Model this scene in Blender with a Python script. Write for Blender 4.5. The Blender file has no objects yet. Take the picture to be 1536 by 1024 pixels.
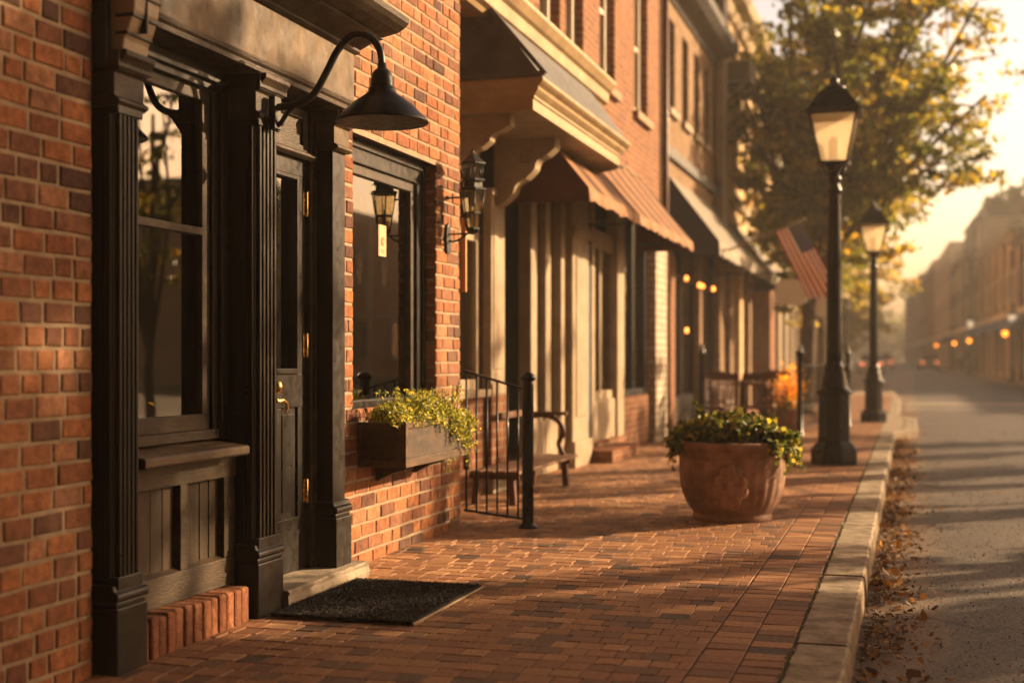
import bpy, math, random
import numpy as np
from mathutils import Vector, Matrix
random.seed(7)
RNG = np.random.default_rng(11)
sc = bpy.context.scene
COL = sc.collection
R = math.radians
PI = math.pi

# ------------------------------------------------------------------ camera
F, H0 = 2000.0, 1.1
YAW = math.atan(598 / F)
cd = bpy.data.cameras.new("camera")
cam = bpy.data.objects.new("camera", cd)
COL.objects.link(cam)
cam.location = (0, 0, H0)
cam.rotation_euler = (R(90), 0, YAW)
cd.sensor_width = 36
cd.lens = F / 1536 * 36
cd.shift_y = 23 / 1536
cd.clip_end = 3000
cd.clip_start = 0.05
cd.dof.use_dof = True
cd.dof.focus_distance = 6.2
cd.dof.aperture_fstop = 1.45
sc.camera = cam

# ------------------------------------------------------------------ light
SUN_AZ, SUN_EL = 50.0, 19.0          # azimuth from +Y towards +X
d = Vector((math.sin(R(SUN_AZ)) * math.cos(R(SUN_EL)), math.cos(R(SUN_AZ)) * math.cos(R(SUN_EL)), math.sin(R(SUN_EL))))
sl = bpy.data.lights.new("sun", 'SUN')
sl.energy = 5.0
sl.angle = R(0.6)
sl.color = (1.0, 0.68, 0.38)
so = bpy.data.objects.new("sun", sl)
COL.objects.link(so)
so.rotation_euler = d.to_track_quat('Z', 'Y').to_euler()
w = bpy.data.worlds.new("World")
sc.world = w
w.use_nodes = True
nt = w.node_tree
nt.nodes.clear()
sky = nt.nodes.new('ShaderNodeTexSky')
sky.sky_type = 'NISHITA'
sky.sun_disc = False
sky.sun_elevation = R(SUN_EL)
sky.sun_rotation = R(SUN_AZ)
sky.air_density = 1.2
sky.dust_density = 4.0
sky.ozone_density = 0.6
mul = nt.nodes.new('ShaderNodeMix')
mul.data_type = 'RGBA'
mul.blend_type = 'MULTIPLY'
mul.inputs[0].default_value = 1.0
mul.inputs[7].default_value = (1.0, 0.80, 0.72, 1)
bg = nt.nodes.new('ShaderNodeBackground')
bg.inputs[1].default_value = 0.082
wo = nt.nodes.new('ShaderNodeOutputWorld')
nt.links.new(sky.outputs[0], mul.inputs[6])
# brighter hazy band along the horizon, deeper sky overhead
tcw = nt.nodes.new('ShaderNodeTexCoord')
spx = nt.nodes.new('ShaderNodeSeparateXYZ')
nt.links.new(tcw.outputs['Generated'], spx.inputs[0])
rpw = nt.nodes.new('ShaderNodeValToRGB')
for p_, v_ in ((0.0, 1.0), (.14, .8), (.3, .26), (1.0, .10)):
    if p_ in (0.0, 1.0):
        e_ = rpw.color_ramp.elements[int(p_)]
    else:
        e_ = rpw.color_ramp.elements.new(p_)
    e_.position = p_
    e_.color = (v_, v_, v_, 1)
nt.links.new(spx.outputs[2], rpw.inputs[0])
mul2 = nt.nodes.new('ShaderNodeMix')
mul2.data_type = 'RGBA'
mul2.blend_type = 'MULTIPLY'
mul2.inputs[0].default_value = 1.0
nt.links.new(mul.outputs[2], mul2.inputs[6])
# the glow lies ahead and towards the sun; the sky behind the viewer is duller
dr = nt.nodes.new('ShaderNodeVectorMath')
dr.operation = 'DOT_PRODUCT'
dr.inputs[1].default_value = (math.sin(R(28)), math.cos(R(28)), 0)
nt.links.new(tcw.outputs['Generated'], dr.inputs[0])
mrw = nt.nodes.new('ShaderNodeMapRange')
mrw.inputs[1].default_value = -.6
mrw.inputs[2].default_value = .75
mrw.inputs[3].default_value = .16
mrw.inputs[4].default_value = 1.15
nt.links.new(dr.outputs['Value'], mrw.inputs[0])
mm = nt.nodes.new('ShaderNodeMath')
mm.operation = 'MULTIPLY'
nt.links.new(rpw.outputs[0], mm.inputs[0])
nt.links.new(mrw.outputs[0], mm.inputs[1])
nt.links.new(mm.outputs[0], mul2.inputs[7])
nt.links.new(mul2.outputs[2], bg.inputs[0])
nt.links.new(bg.outputs[0], wo.inputs[0])
sc.view_settings.view_transform = 'Standard'
sc.view_settings.look = 'None'
sc.view_settings.exposure = 1.8
sc.view_settings.gamma = 1.0
sc.cycles.max_bounces = 7
sc.cycles.transparent_max_bounces = 14
sc.cycles.use_denoising = True
sc.cycles.volume_bounces = 2
sc.cycles.sample_clamp_indirect = 6.0
sc.cycles.sample_clamp_direct = 20.0

# ------------------------------------------------------------------ materials
def newmat(name):
    m = bpy.data.materials.new(name)
    m.use_nodes = True
    return m, m.node_tree, m.node_tree.nodes['Principled BSDF']

def node(nt, t, **kw):
    n = nt.nodes.new(t)
    for k, v in kw.items():
        if k.startswith('i_'):
            n.inputs[k[2:].replace('_', ' ')].default_value = v
        else:
            setattr(n, k, v)
    return n

def mixc(nt, fac, a, b, mode='MIX'):
    n = nt.nodes.new('ShaderNodeMix')
    n.data_type = 'RGBA'
    n.blend_type = mode
    for s, v in ((0, fac), (6, a), (7, b)):
        if hasattr(v, 'is_output'):
            nt.links.new(v, n.inputs[s])
        else:
            n.inputs[s].default_value = v if s == 0 else (*v[:3], 1)
    return n.outputs[2]

def ramp(nt, src, stops):
    n = nt.nodes.new('ShaderNodeValToRGB')
    e = n.color_ramp.elements
    while len(e) < len(stops):
        e.new(0.5)
    for k, (p, c) in enumerate(stops):
        e[k].position = p
        e[k].color = (*c[:3], 1) if isinstance(c, tuple) else (c, c, c, 1)
    nt.links.new(src, n.inputs[0])
    return n.outputs[0]

def noise(nt, scale, detail=4, rough=.6, stretch=None):
    tc = nt.nodes.new('ShaderNodeTexCoord')
    src = tc.outputs['Object']
    if stretch:
        mp = nt.nodes.new('ShaderNodeMapping')
        mp.inputs['Scale'].default_value = stretch
        nt.links.new(src, mp.inputs[0])
        src = mp.outputs[0]
    n = node(nt, 'ShaderNodeTexNoise')
    n.inputs['Scale'].default_value = scale
    n.inputs['Detail'].default_value = detail
    n.inputs['Roughness'].default_value = rough
    nt.links.new(src, n.inputs['Vector'])
    return n.outputs['Fac']

def bump(nt, b, h, strength=.3, dist=.01):
    n = nt.nodes.new('ShaderNodeBump')
    n.inputs['Strength'].default_value = strength
    n.inputs['Distance'].default_value = dist
    nt.links.new(h, n.inputs['Height'])
    nt.links.new(n.outputs[0], b.inputs['Normal'])
    return n

def M(name, c1, c2=None, ns=6, rough=.6, bs=80, bst=.25, bd=.004, metal=0, stretch=None, spec=.15, rr=.12, lo=.35, hi=.65):
    """mottled paint / stone / timber"""
    m, nt, b = newmat(name)
    c2 = c2 or tuple(x * .7 for x in c1)
    f = noise(nt, ns, 6, .65, stretch)
    col = mixc(nt, ramp(nt, f, [(lo, 0.0), (hi, 1.0)]), c1, c2)
    nt.links.new(col, b.inputs['Base Color'])
    f2 = noise(nt, bs, 5, .6, stretch)
    mr = node(nt, 'ShaderNodeMapRange')
    mr.inputs[1].default_value = .3
    mr.inputs[2].default_value = .7
    mr.inputs[3].default_value = max(.02, rough - rr)
    mr.inputs[4].default_value = min(1, rough + rr)
    nt.links.new(noise(nt, ns * 3, 5), mr.inputs[0])
    nt.links.new(mr.outputs[0], b.inputs['Roughness'])
    b.inputs['Metallic'].default_value = metal
    b.inputs['Specular IOR Level'].default_value = spec
    bump(nt, b, f2, bst, bd)
    return m

def Mrnd(name, stops, rough=.8, ns=30, var=.35, bs=120, bst=.5, bd=.003, dirt=(.25, .2, .15), dirtamt=.25, spec=.1, big=1.2):
    """per-piece random colour from the face attribute rnd"""
    m, nt, b = newmat(name)
    at = node(nt, 'ShaderNodeAttribute', attribute_name='rnd')
    c = ramp(nt, at.outputs['Fac'], stops)
    f = noise(nt, ns, 6, .7)
    v = ramp(nt, f, [(.3, 1 - var), (.7, 1 + var)])
    c = mixc(nt, 1.0, c, v, 'MULTIPLY')
    g = ramp(nt, noise(nt, big, 5, .6), [(.45, 0.0), (.75, dirtamt)])
    c = mixc(nt, g, c, dirt)
    nt.links.new(c, b.inputs['Base Color'])
    b.inputs['Roughness'].default_value = rough
    b.inputs['Specular IOR Level'].default_value = spec
    ad = node(nt, 'ShaderNodeMath', operation='ADD')
    nt.links.new(noise(nt, bs, 5, .7), ad.inputs[0])
    nt.links.new(noise(nt, bs * .25, 4, .6), ad.inputs[1])
    bump(nt, b, ad.outputs[0], bst, bd)
    return m

def Mbrick(name, c1, c2, mortar, bw=.21, bh=.072, ms=.009, dark=.5):
    """brick texture for walls further off; u = x+y, v = z"""
    m, nt, b = newmat(name)
    tc = nt.nodes.new('ShaderNodeTexCoord')
    sx = nt.nodes.new('ShaderNodeSeparateXYZ')
    nt.links.new(tc.outputs['Object'], sx.inputs[0])
    ad = node(nt, 'ShaderNodeMath', operation='ADD')
    nt.links.new(sx.outputs[0], ad.inputs[0])
    nt.links.new(sx.outputs[1], ad.inputs[1])
    cb = nt.nodes.new('ShaderNodeCombineXYZ')
    nt.links.new(ad.outputs[0], cb.inputs[0])
    nt.links.new(sx.outputs[2], cb.inputs[1])
    br = nt.nodes.new('ShaderNodeTexBrick')
    nt.links.new(cb.outputs[0], br.inputs['Vector'])
    br.inputs['Color1'].default_value = (*c1, 1)
    br.inputs['Color2'].default_value = (*c2, 1)
    br.inputs['Mortar'].default_value = (*mortar, 1)
    br.inputs['Scale'].default_value = 1
    br.inputs['Mortar Size'].default_value = ms
    br.inputs['Mortar Smooth'].default_value = .3
    br.inputs['Brick Width'].default_value = bw
    br.inputs['Row Height'].default_value = bh
    br.inputs['Bias'].default_value = -.1
    v = ramp(nt, noise(nt, 9, 5, .7), [(.3, .7), (.7, 1.25)])
    c = mixc(nt, 1.0, br.outputs['Color'], v, 'MULTIPLY')
    c = mixc(nt, ramp(nt, noise(nt, .8, 5, .6), [(.42, 0.0), (.72, .4)]), c, tuple(x * dark for x in c1))
    nt.links.new(c, b.inputs['Base Color'])
    b.inputs['Roughness'].default_value = .85
    b.inputs['Specular IOR Level'].default_value = .1
    inv = node(nt, 'ShaderNodeMath', operation='SUBTRACT')
    inv.inputs[0].default_value = 1
    nt.links.new(br.outputs['Fac'], inv.inputs[1])
    bump(nt, b, inv.outputs[0], .6, .006)
    return m

def Mleaf(name, stops, trans=.5, rough=.45):
    m, nt, b = newmat(name)
    at = node(nt, 'ShaderNodeAttribute', attribute_name='rnd')
    c = ramp(nt, at.outputs['Fac'], stops)
    nt.links.new(c, b.inputs['Base Color'])
    b.inputs['Roughness'].default_value = rough
    b.inputs['Specular IOR Level'].default_value = .4
    tr = nt.nodes.new('ShaderNodeBsdfTranslucent')
    br = mixc(nt, 1.0, c, (1.7, 1.5, .9), 'MULTIPLY')
    nt.links.new(br, tr.inputs[0])
    mx = nt.nodes.new('ShaderNodeMixShader')
    mx.inputs[0].default_value = trans
    nt.links.new(b.outputs[0], mx.inputs[1])
    nt.links.new(tr.outputs[0], mx.inputs[2])
    nt.links.new(mx.outputs[0], nt.nodes['Material Output'].inputs[0])
    return m

def Mglass(name, tint=(.75, .75, .7), ior=1.6, rough=.01):
    m, nt, b = newmat(name)
    nt.nodes.remove(b)
    t = nt.nodes.new('ShaderNodeBsdfTransparent')
    t.inputs[0].default_value = (*tint, 1)
    g = nt.nodes.new('ShaderNodeBsdfGlossy')
    g.inputs['Roughness'].default_value = rough
    g.inputs[0].default_value = (1, .97, .92, 1)
    fr = nt.nodes.new('ShaderNodeFresnel')
    fr.inputs[0].default_value = ior
    f2 = noise(nt, 1.1, 2, .4)
    bp = nt.nodes.new('ShaderNodeBump')
    bp.inputs['Strength'].default_value = .04
    bp.inputs['Distance'].default_value = .02
    nt.links.new(f2, bp.inputs['Height'])
    nt.links.new(bp.outputs[0], g.inputs['Normal'])
    mx = nt.nodes.new('ShaderNodeMixShader')
    nt.links.new(fr.outputs[0], mx.inputs[0])
    nt.links.new(t.outputs[0], mx.inputs[1])
    nt.links.new(g.outputs[0], mx.inputs[2])
    nt.links.new(mx.outputs[0], nt.nodes['Material Output'].inputs[0])
    return m

def Memit(name, col, s):
    m, nt, b = newmat(name)
    b.inputs['Base Color'].default_value = (*col, 1)
    b.inputs['Emission Color'].default_value = (*col, 1)
    b.inputs['Emission Strength'].default_value = s
    return m

BR = [(0, (.055, .03, .024)), (.12, (.09, .04, .027)), (.3, (.16, .06, .029)), (.5, (.205, .078, .034)), (.7, (.26, .105, .042)), (.86, (.14, .064, .04)), (1, (.28, .135, .07))]
m_brick = Mrnd('brick', BR, spec=.1, rough=.85, ns=24, var=.5, bst=.9, bd=.005, dirt=(.42, .24, .15), dirtamt=.25)
m_brickin = Mrnd('plinth_brick', [(0, (.15, .06, .032)), (.5, (.24, .09, .042)), (1, (.30, .13, .065))], ns=22, bst=1, bd=.009, var=.5, spec=.1)
m_mortar = M('mortar', (.27, .205, .135), (.19, .14, .092), ns=14, rough=.95, bs=140, bst=.7, bd=.004, spec=.2)
m_paver = Mrnd('paver', [(0, (.06, .048, .04)), (.05, (.13, .078, .053)), (.25, (.19, .095, .055)), (.55, (.24, .12, .062)), (.85, (.28, .15, .078)), (1, (.34, .195, .105))], rough=.62, ns=40, var=.35, bs=160, bst=.6, bd=.003, dirt=(.17, .105, .065), dirtamt=.4, spec=.1, big=1.5)
m_sand = M('joint_sand', (.06, .045, .028), (.03, .024, .016), ns=8, rough=.95, bs=200)
m_trim = M('black_trim_paint', (.006, .006, .006), (.016, .011, .007), ns=7, rough=.38, bs=45, bst=.5, bd=.003, stretch=(1, 1, .25), spec=.15)
m_worn = M('worn_dark_wood', (.05, .032, .017), (.016, .011, .007), ns=5, rough=.5, bs=60, bst=.8, bd=.004, stretch=(3, .6, 3), spec=.15)
m_wornv = M('worn_dark_boards', (.045, .028, .015), (.014, .010, .006), ns=5, rough=.5, bs=60, bst=.8, bd=.004, stretch=(3, 3, .5), spec=.15)
m_fascia = M('weathered_fascia', (.095, .058, .024), (.016, .011, .006), ns=4.2, rough=.6, bs=18, bst=.6, bd=.008, stretch=(1, .8, .5), lo=.38, hi=.68)
m_sillb = M('brown_stone_sill', (.27, .18, .11), (.2, .13, .08), ns=5, rough=.8)
m_sillw = M('weathered_sill', (.12, .08, .045), (.04, .028, .018), ns=5, rough=.5, bs=50, bst=.7, stretch=(3, .5, 3))
m_blackmetal = M('black_metal', (.005, .006, .007), (.009, .009, .009), ns=9, rough=.38, bs=90, bst=.15, bd=.002, spec=.25)
m_iron = M('cast_iron', (.003, .004, .005), (.006, .006, .007), ns=8, rough=.33, bs=60, bst=.3, bd=.003, spec=.14)
m_brass = M('brass', (.75, .48, .17), (.55, .33, .10), ns=12, rough=.25, metal=1, bst=.1)
m_stone = M('granite_step', (.30, .25, .185), (.17, .14, .10), ns=9, rough=.8, bs=60, bst=.8, bd=.006)
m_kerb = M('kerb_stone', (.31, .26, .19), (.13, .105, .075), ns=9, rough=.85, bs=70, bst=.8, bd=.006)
m_kerbside = M('darkened_kerb_face', (.20, .145, .09), (.08, .058, .04), ns=6, rough=.9, bs=60, bst=1, bd=.01)  # kerb's street face coloured darker to stand in for shade
m_cream = M('cream_paint', (.27, .21, .14), (.19, .145, .092), ns=4, rough=.5, bs=40, bst=.2)
m_gold = M('ochre_paint', (.29, .21, .115), (.2, .14, .072), ns=4, rough=.5, bs=40, bst=.2)
m_slate = M('slate_roof', (.10, .098, .095), (.06, .06, .062), ns=5, rough=.7, bs=20, bst=.4)
m_glass = Mglass('window_glass', (.8, .76, .66), 1.95)
m_dglass = M('dark_window_glass', (.012, .012, .012), (.02, .018, .015), ns=1, rough=.08, rr=.04, bst=.02, spec=.9)
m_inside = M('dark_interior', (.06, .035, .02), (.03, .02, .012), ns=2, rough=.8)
m_curtain = M('curtain', (.36, .27, .17), (.24, .17, .1), ns=9, rough=.9, stretch=(4, 4, .3))
m_wood = M('planter_wood', (.06, .034, .018), (.018, .011, .007), ns=6, rough=.6, bs=70, bst=.8, bd=.004, stretch=(4, .6, 4), spec=.2)
m_benchw = M('bench_wood', (.14, .07, .04), (.08, .042, .025), ns=6, rough=.5, stretch=(4, .6, 4))
m_redwood = M('red_wood', (.10, .034, .02), (.05, .018, .012), ns=6, rough=.5, stretch=(3, .6, 3))
m_terra = M('terracotta', (.27, .155, .10), (.13, .068, .042), ns=5.5, rough=.75, bs=40, bst=.5, bd=.005, lo=.38, hi=.62)
m_terra2 = M('highlight_terracotta', (.36, .22, .15), (.20, .11, .07), ns=9, rough=.85, bs=50, bst=.4)  # relief clay coloured paler, in place of shading on the ornament
m_woodt = M('planter_trim_wood', (.10, .058, .03), (.035, .021, .012), ns=6, rough=.6, bs=70, bst=.7, stretch=(4, .6, 4))
m_soil = M('soil', (.04, .028, .02), rough=.95, bst=.8)
m_mat = M('coir_rubber', (.014, .012, .012), (.03, .022, .016), ns=120, rough=.95, bs=260, bst=1, bd=.01, lo=.5, hi=.75)
m_matedge = M('mat_binding', (.3, .22, .14), rough=.7)
m_asphalt = M('asphalt', (.10, .073, .05), (.016, .013, .010), ns=60, rough=.65, bs=70, bst=1, bd=.014, spec=.3, lo=.45, hi=.56)
nt_ = m_asphalt.node_tree
b_ = nt_.nodes['Principled BSDF']
col_ = b_.inputs['Base Color'].links[0].from_socket
tc_ = nt_.nodes.new('ShaderNodeTexCoord')
sx_ = nt_.nodes.new('ShaderNodeSeparateXYZ')
nt_.links.new(tc_.outputs['Object'], sx_.inputs[0])
nz_ = noise(nt_, 3.2, 8, .7, (1.6, .7, 1))
ml_ = node(nt_, 'ShaderNodeMath', operation='MULTIPLY_ADD')      # x - 0.9 * noise : ragged edge of the dirt
ml_.inputs[1].default_value = -.95
nt_.links.new(nz_, ml_.inputs[0])
nt_.links.new(sx_.outputs[0], ml_.inputs[2])
dirtf = ramp(nt_, ml_.outputs[0], [(0.0, 1.0), (.12, 0.0)])
ad_ = node(nt_, 'ShaderNodeMath', operation='ADD')
ad_.inputs[1].default_value = .42
nt_.links.new(ml_.outputs[0], ad_.inputs[0])
for l_ in list(nt_.links):
    if l_.to_node.type == 'VALTORGB' and l_.from_node == ml_:
        nt_.links.remove(l_)
for n_ in nt_.nodes:
    if n_.type == 'VALTORGB' and not n_.inputs[0].links:
        nt_.links.new(ad_.outputs[0], n_.inputs[0])
dcol_ = mixc(nt_, noise(nt_, 40, 5, .7), (.20, .125, .07), (.05, .034, .022))
c2_ = mixc(nt_, dirtf, col_, dcol_)
# worn patches and a few hairline cracks
vo_ = nt_.nodes.new('ShaderNodeTexVoronoi')
vo_.feature = 'DISTANCE_TO_EDGE'
vo_.inputs['Scale'].default_value = .45
mp_ = nt_.nodes.new('ShaderNodeMapping')
wn_ = nt_.nodes.new('ShaderNodeTexNoise')
wn_.inputs['Scale'].default_value = 2.5
nt_.links.new(tc_.outputs['Object'], wn_.inputs[0])
ws_ = nt_.nodes.new('ShaderNodeMix')
ws_.data_type = 'RGBA'
ws_.blend_type = 'LINEAR_LIGHT'
ws_.inputs[0].default_value = .25
nt_.links.new(tc_.outputs['Object'], ws_.inputs[6])
nt_.links.new(wn_.outputs['Color'], ws_.inputs[7])
nt_.links.new(ws_.outputs[2], vo_.inputs['Vector'])
crk = ramp(nt_, vo_.outputs['Distance'], [(.0, .25), (.012, 1.0)])
c2_ = mixc(nt_, 1.0, c2_, crk, 'MULTIPLY')
c2_ = mixc(nt_, 1.0, c2_, ramp(nt_, noise(nt_, .6, 4, .6), [(.35, .75), (.65, 1.15)]), 'MULTIPLY')
nt_.links.new(c2_, b_.inputs['Base Color'])
m_ground = M('ground_grass', (.10, .09, .04), (.16, .11, .06), ns=.5, rough=.95, bs=20)
m_gutter = M('gutter_dirt', (.13, .085, .05), (.06, .042, .028), ns=6, rough=.95, bs=90, bst=1, bd=.012)
m_conc = M('pale_concrete', (.26, .20, .14), (.18, .14, .10), ns=4, rough=.85)
m_line = M('road_paint', (.55, .5, .4), (.3, .27, .22), ns=7, rough=.8)
m_bark = M('bark', (.10, .07, .045), (.045, .032, .022), ns=10, rough=.95, bs=30, bst=1, bd=.02, stretch=(2, 2, .5))
m_awstripe = M('rust_stripe_canvas', (.06, .024, .012), (.04, .017, .009), ns=5, rough=.75)
m_maroon = M('maroon_canvas', (.085, .024, .016), (.06, .018, .012), ns=5, rough=.8)
m_awtop = M('faded_rust_canvas', (.24, .115, .045), (.15, .065, .026), ns=5, rough=.75, stretch=(1, 4, 1))
m_navy = M('navy_canvas', (.025, .032, .05), (.018, .022, .034), ns=5, rough=.8)
m_pale = M('pale_canvas', (.24, .205, .16), (.18, .155, .12), ns=4, rough=.75)
m_greyc = M('grey_canvas', (.10, .095, .09), (.075, .07, .065), ns=4, rough=.75)
m_bluec = M('blue_canvas', (.06, .09, .20), (.045, .07, .16), ns=4, rough=.75)
m_brickB = Mbrick('red_brick_wall', (.19, .07, .032), (.10, .037, .02), (.19, .125, .075), ms=.013)
m_brickC = Mbrick('tan_brick_wall', (.17, .10, .055), (.115, .063, .034), (.2, .145, .09), ms=.013)
m_brickW = Mbrick('white_painted_brick', (.40, .34, .26), (.34, .28, .21), (.2, .16, .11), bh=.09, ms=.014)
m_brickD = Mbrick('yellow_brick_wall', (.45, .31, .165), (.38, .25, .13), (.5, .38, .24))
m_brickR = Mbrick('brown_brick_wall', (.30, .15, .10), (.24, .12, .08), (.3, .2, .15))
m_brickG = Mbrick('grey_brick_wall', (.30, .25, .21), (.25, .21, .18), (.3, .25, .2))
m_signw = M('sign_white', (.8, .74, .62), (.7, .64, .52), rough=.6)
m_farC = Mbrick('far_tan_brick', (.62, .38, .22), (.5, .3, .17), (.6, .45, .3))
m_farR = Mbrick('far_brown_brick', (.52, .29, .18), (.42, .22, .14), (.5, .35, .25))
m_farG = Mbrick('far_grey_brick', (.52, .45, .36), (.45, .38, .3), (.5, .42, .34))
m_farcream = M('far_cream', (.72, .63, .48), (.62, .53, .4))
m_white = M('white_paint', (.50, .44, .35), (.42, .36, .28), ns=4, rough=.5)
m_bluedoor = M('blue_grey_paint', (.11, .14, .17), (.08, .10, .12), ns=5, rough=.5)
m_orangew = M('orange_wood', (.50, .22, .07), (.38, .16, .05), ns=6, rough=.5, stretch=(3, 3, .5))
m_bulb = M('frosted_bulb', (.75, .6, .4), rough=.4)
m_acm = M('ac_metal', (.42, .38, .32), (.3, .27, .22), rough=.5)
m_carw = M('white_car_paint', (.7, .66, .6), (.66, .62, .56), rough=.25, bst=.02)
m_card = M('grey_car_paint', (.12, .15, .19), (.1, .12, .15), rough=.25, bst=.02)
m_rubber = M('rubber', (.02, .02, .02), rough=.8)
m_tail = Memit('tail_lamp_glow', (1, .22, .07), .6)
m_orange = Memit('orange_lamp_glow', (1, .25, .02), 1.6)
m_emitglass = Memit('emissive_lantern_glass', (.9, .68, .42), .22)  # faint emission for the glass of the two far lamps
m_warmb = Memit('warm_bulb_glow', (1, .26, .04), 1.6)
m_paperc = M('paper', (.42, .31, .18), (.34, .25, .14), ns=20, rough=.8, bst=.05)
m_orgf = Mleaf('orange_petals', [(0, (.75, .30, .02)), (1, (.85, .5, .06))], .4)

m_frost, nt_, b_ = newmat('frosted_lantern_glass')
b_.inputs['Base Color'].default_value = (.5, .42, .28, 1)
b_.inputs['Roughness'].default_value = .35
tr_ = nt_.nodes.new('ShaderNodeBsdfTranslucent')
tr_.inputs[0].default_value = (.72, .6, .4, 1)
tp_ = nt_.nodes.new('ShaderNodeBsdfTransparent')
m1_ = nt_.nodes.new('ShaderNodeMixShader')
m1_.inputs[0].default_value = .7
m2_ = nt_.nodes.new('ShaderNodeMixShader')
m2_.inputs[0].default_value = .4
nt_.links.new(b_.outputs[0], m1_.inputs[1])
nt_.links.new(tr_.outputs[0], m1_.inputs[2])
nt_.links.new(m1_.outputs[0], m2_.inputs[1])
nt_.links.new(tp_.outputs[0], m2_.inputs[2])
nt_.links.new(m2_.outputs[0], nt_.nodes['Material Output'].inputs[0])

# ------------------------------------------------------------------ mesh builder
class MB:
    def __init__(s):
        s.v, s.f, s.m, s.r, s.sm = [], [], [], [], []

    def face(s, idx, mi=0, r=0.0, sm=False):
        s.f.append(idx); s.m.append(mi); s.r.append(r); s.sm.append(sm)

    def quad(s, a, b, c, d, mi=0, r=0.0):
        n = len(s.v)
        s.v += [a, b, c, d]
        s.face((n, n + 1, n + 2, n + 3), mi, r)

    def box(s, x0, x1, y0, y1, z0, z1, mi=0, r=0.0):
        n = len(s.v)
        s.v += [(x, y, z) for z in (z0, z1) for y in (y0, y1) for x in (x0, x1)]
        for q in ((0, 2, 3, 1), (4, 5, 7, 6), (0, 1, 5, 4), (2, 6, 7, 3), (0, 4, 6, 2), (1, 3, 7, 5)):
            s.face(tuple(n + k for k in q), mi, r)
        return s

    def obox(s, p, q, wx, wy, up=(0, 0, 1), mi=0):
        """bar of rectangular section from p to q"""
        p, q = Vector(p), Vector(q)
        t = (q - p).normalized()
        u = Vector(up)
        if abs(t.dot(u)) > .95:
            u = Vector((1, 0, 0))
        a = t.cross(u).normalized()
        b = a.cross(t).normalized()
        n = len(s.v)
        for c in (p, q):
            for i, j in ((-1, -1), (1, -1), (1, 1), (-1, 1)):
                s.v.append(tuple(c + a * (i * wx / 2) + b * (j * wy / 2)))
        for q_ in ((3, 2, 1, 0), (4, 5, 6, 7), (0, 1, 5, 4), (1, 2, 6, 5), (2, 3, 7, 6), (3, 0, 4, 7)):
            s.face(tuple(n + k for k in q_), mi)
        return s

    def prism(s, prof, axis, a0, a1, mi=0):
        """closed profile of (p,q) extruded along an axis: 'y': (x,z); 'x': (y,z); 'z': (x,y)"""
        n = len(s.v)
        k = len(prof)
        for a in (a0, a1):
            for p, q in prof:
                s.v.append({'y': (p, a, q), 'x': (a, p, q), 'z': (p, q, a)}[axis])
        for i in range(k):
            j = (i + 1) % k
            s.face((n + i, n + j, n + k + j, n + k + i), mi)
        s.face(tuple(range(n + k - 1, n - 1, -1)), mi)
        s.face(tuple(range(n + k, n + 2 * k)), mi)
        return s

    def tube(s, pts, rad, seg=8, mi=0, cap=True):
        pts = [Vector(p) for p in pts]
        rs = rad if isinstance(rad, (list, tuple)) else [rad] * len(pts)
        n = len(s.v)
        ref = None
        for i, p in enumerate(pts):
            t = (pts[min(i + 1, len(pts) - 1)] - pts[max(i - 1, 0)]).normalized()
            if ref is None:
                ref = Vector((0, 0, 1)) if abs(t.z) < .9 else Vector((1, 0, 0))
            a = t.cross(ref).normalized()
            b = a.cross(t).normalized()
            ref = b
            for k in range(seg):
                th = 2 * PI * k / seg
                s.v.append(tuple(p + (a * math.cos(th) + b * math.sin(th)) * rs[i]))
        for i in range(len(pts) - 1):
            for k in range(seg):
                k2 = (k + 1) % seg
                s.face((n + i * seg + k, n + i * seg + k2, n + (i + 1) * seg + k2, n + (i + 1) * seg + k), mi, 0, True)
        if cap:
            s.face(tuple(n + seg - 1 - k for k in range(seg)), mi)
            e = n + (len(pts) - 1) * seg
            s.face(tuple(e + k for k in range(seg)), mi)
        return s

    def lathe(s, prof, cx=0, cy=0, seg=24, mi=0, mod=None, sm=True, rot=0):
        """prof: (r,z) list bottom to top"""
        n = len(s.v)
        for i, (r, z) in enumerate(prof):
            for k in range(seg):
                th = 2 * PI * k / seg + rot
                rr = r * (mod(z, th) if mod else 1)
                s.v.append((cx + rr * math.cos(th), cy + rr * math.sin(th), z))
        for i in range(len(prof) - 1):
            for k in range(seg):
                k2 = (k + 1) % seg
                s.face((n + i * seg + k, n + i * seg + k2, n + (i + 1) * seg + k2, n + (i + 1) * seg + k), mi, 0, sm)
        if prof[0][0] > 1e-4:
            s.face(tuple(n + seg - 1 - k for k in range(seg)), mi)
        if prof[-1][0] > 1e-4:
            e = n + (len(prof) - 1) * seg
            s.face(tuple(e + k for k in range(seg)), mi)
        return s

    def build(s, name, mats, parent=None, bevel=0, loc=None):
        me = bpy.data.meshes.new(name)
        me.from_pydata(s.v, [], s.f)
        for m in (mats if isinstance(mats, (list, tuple)) else [mats]):
            me.materials.append(m)
        me.polygons.foreach_set('material_index', s.m)
        me.polygons.foreach_set('use_smooth', s.sm)
        a = me.attributes.new('rnd', 'FLOAT', 'FACE')
        a.data.foreach_set('value', s.r)
        me.update()
        o = bpy.data.objects.new(name, me)
        COL.objects.link(o)
        if parent:
            o.parent = parent
        if loc:
            o.location = loc
        if bevel:
            b = o.modifiers.new('bevel', 'BEVEL')
            b.width = bevel
            b.segments = 2
            b.limit_method = 'ANGLE'
            b.angle_limit = R(40)
            b.harden_normals = False
        return o

def tag(o, label=None, cat=None, group=None, kind=None):
    for k, v in (('label', label), ('category', cat), ('group', group), ('kind', kind)):
        if v:
            o[k] = v
    return o

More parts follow.
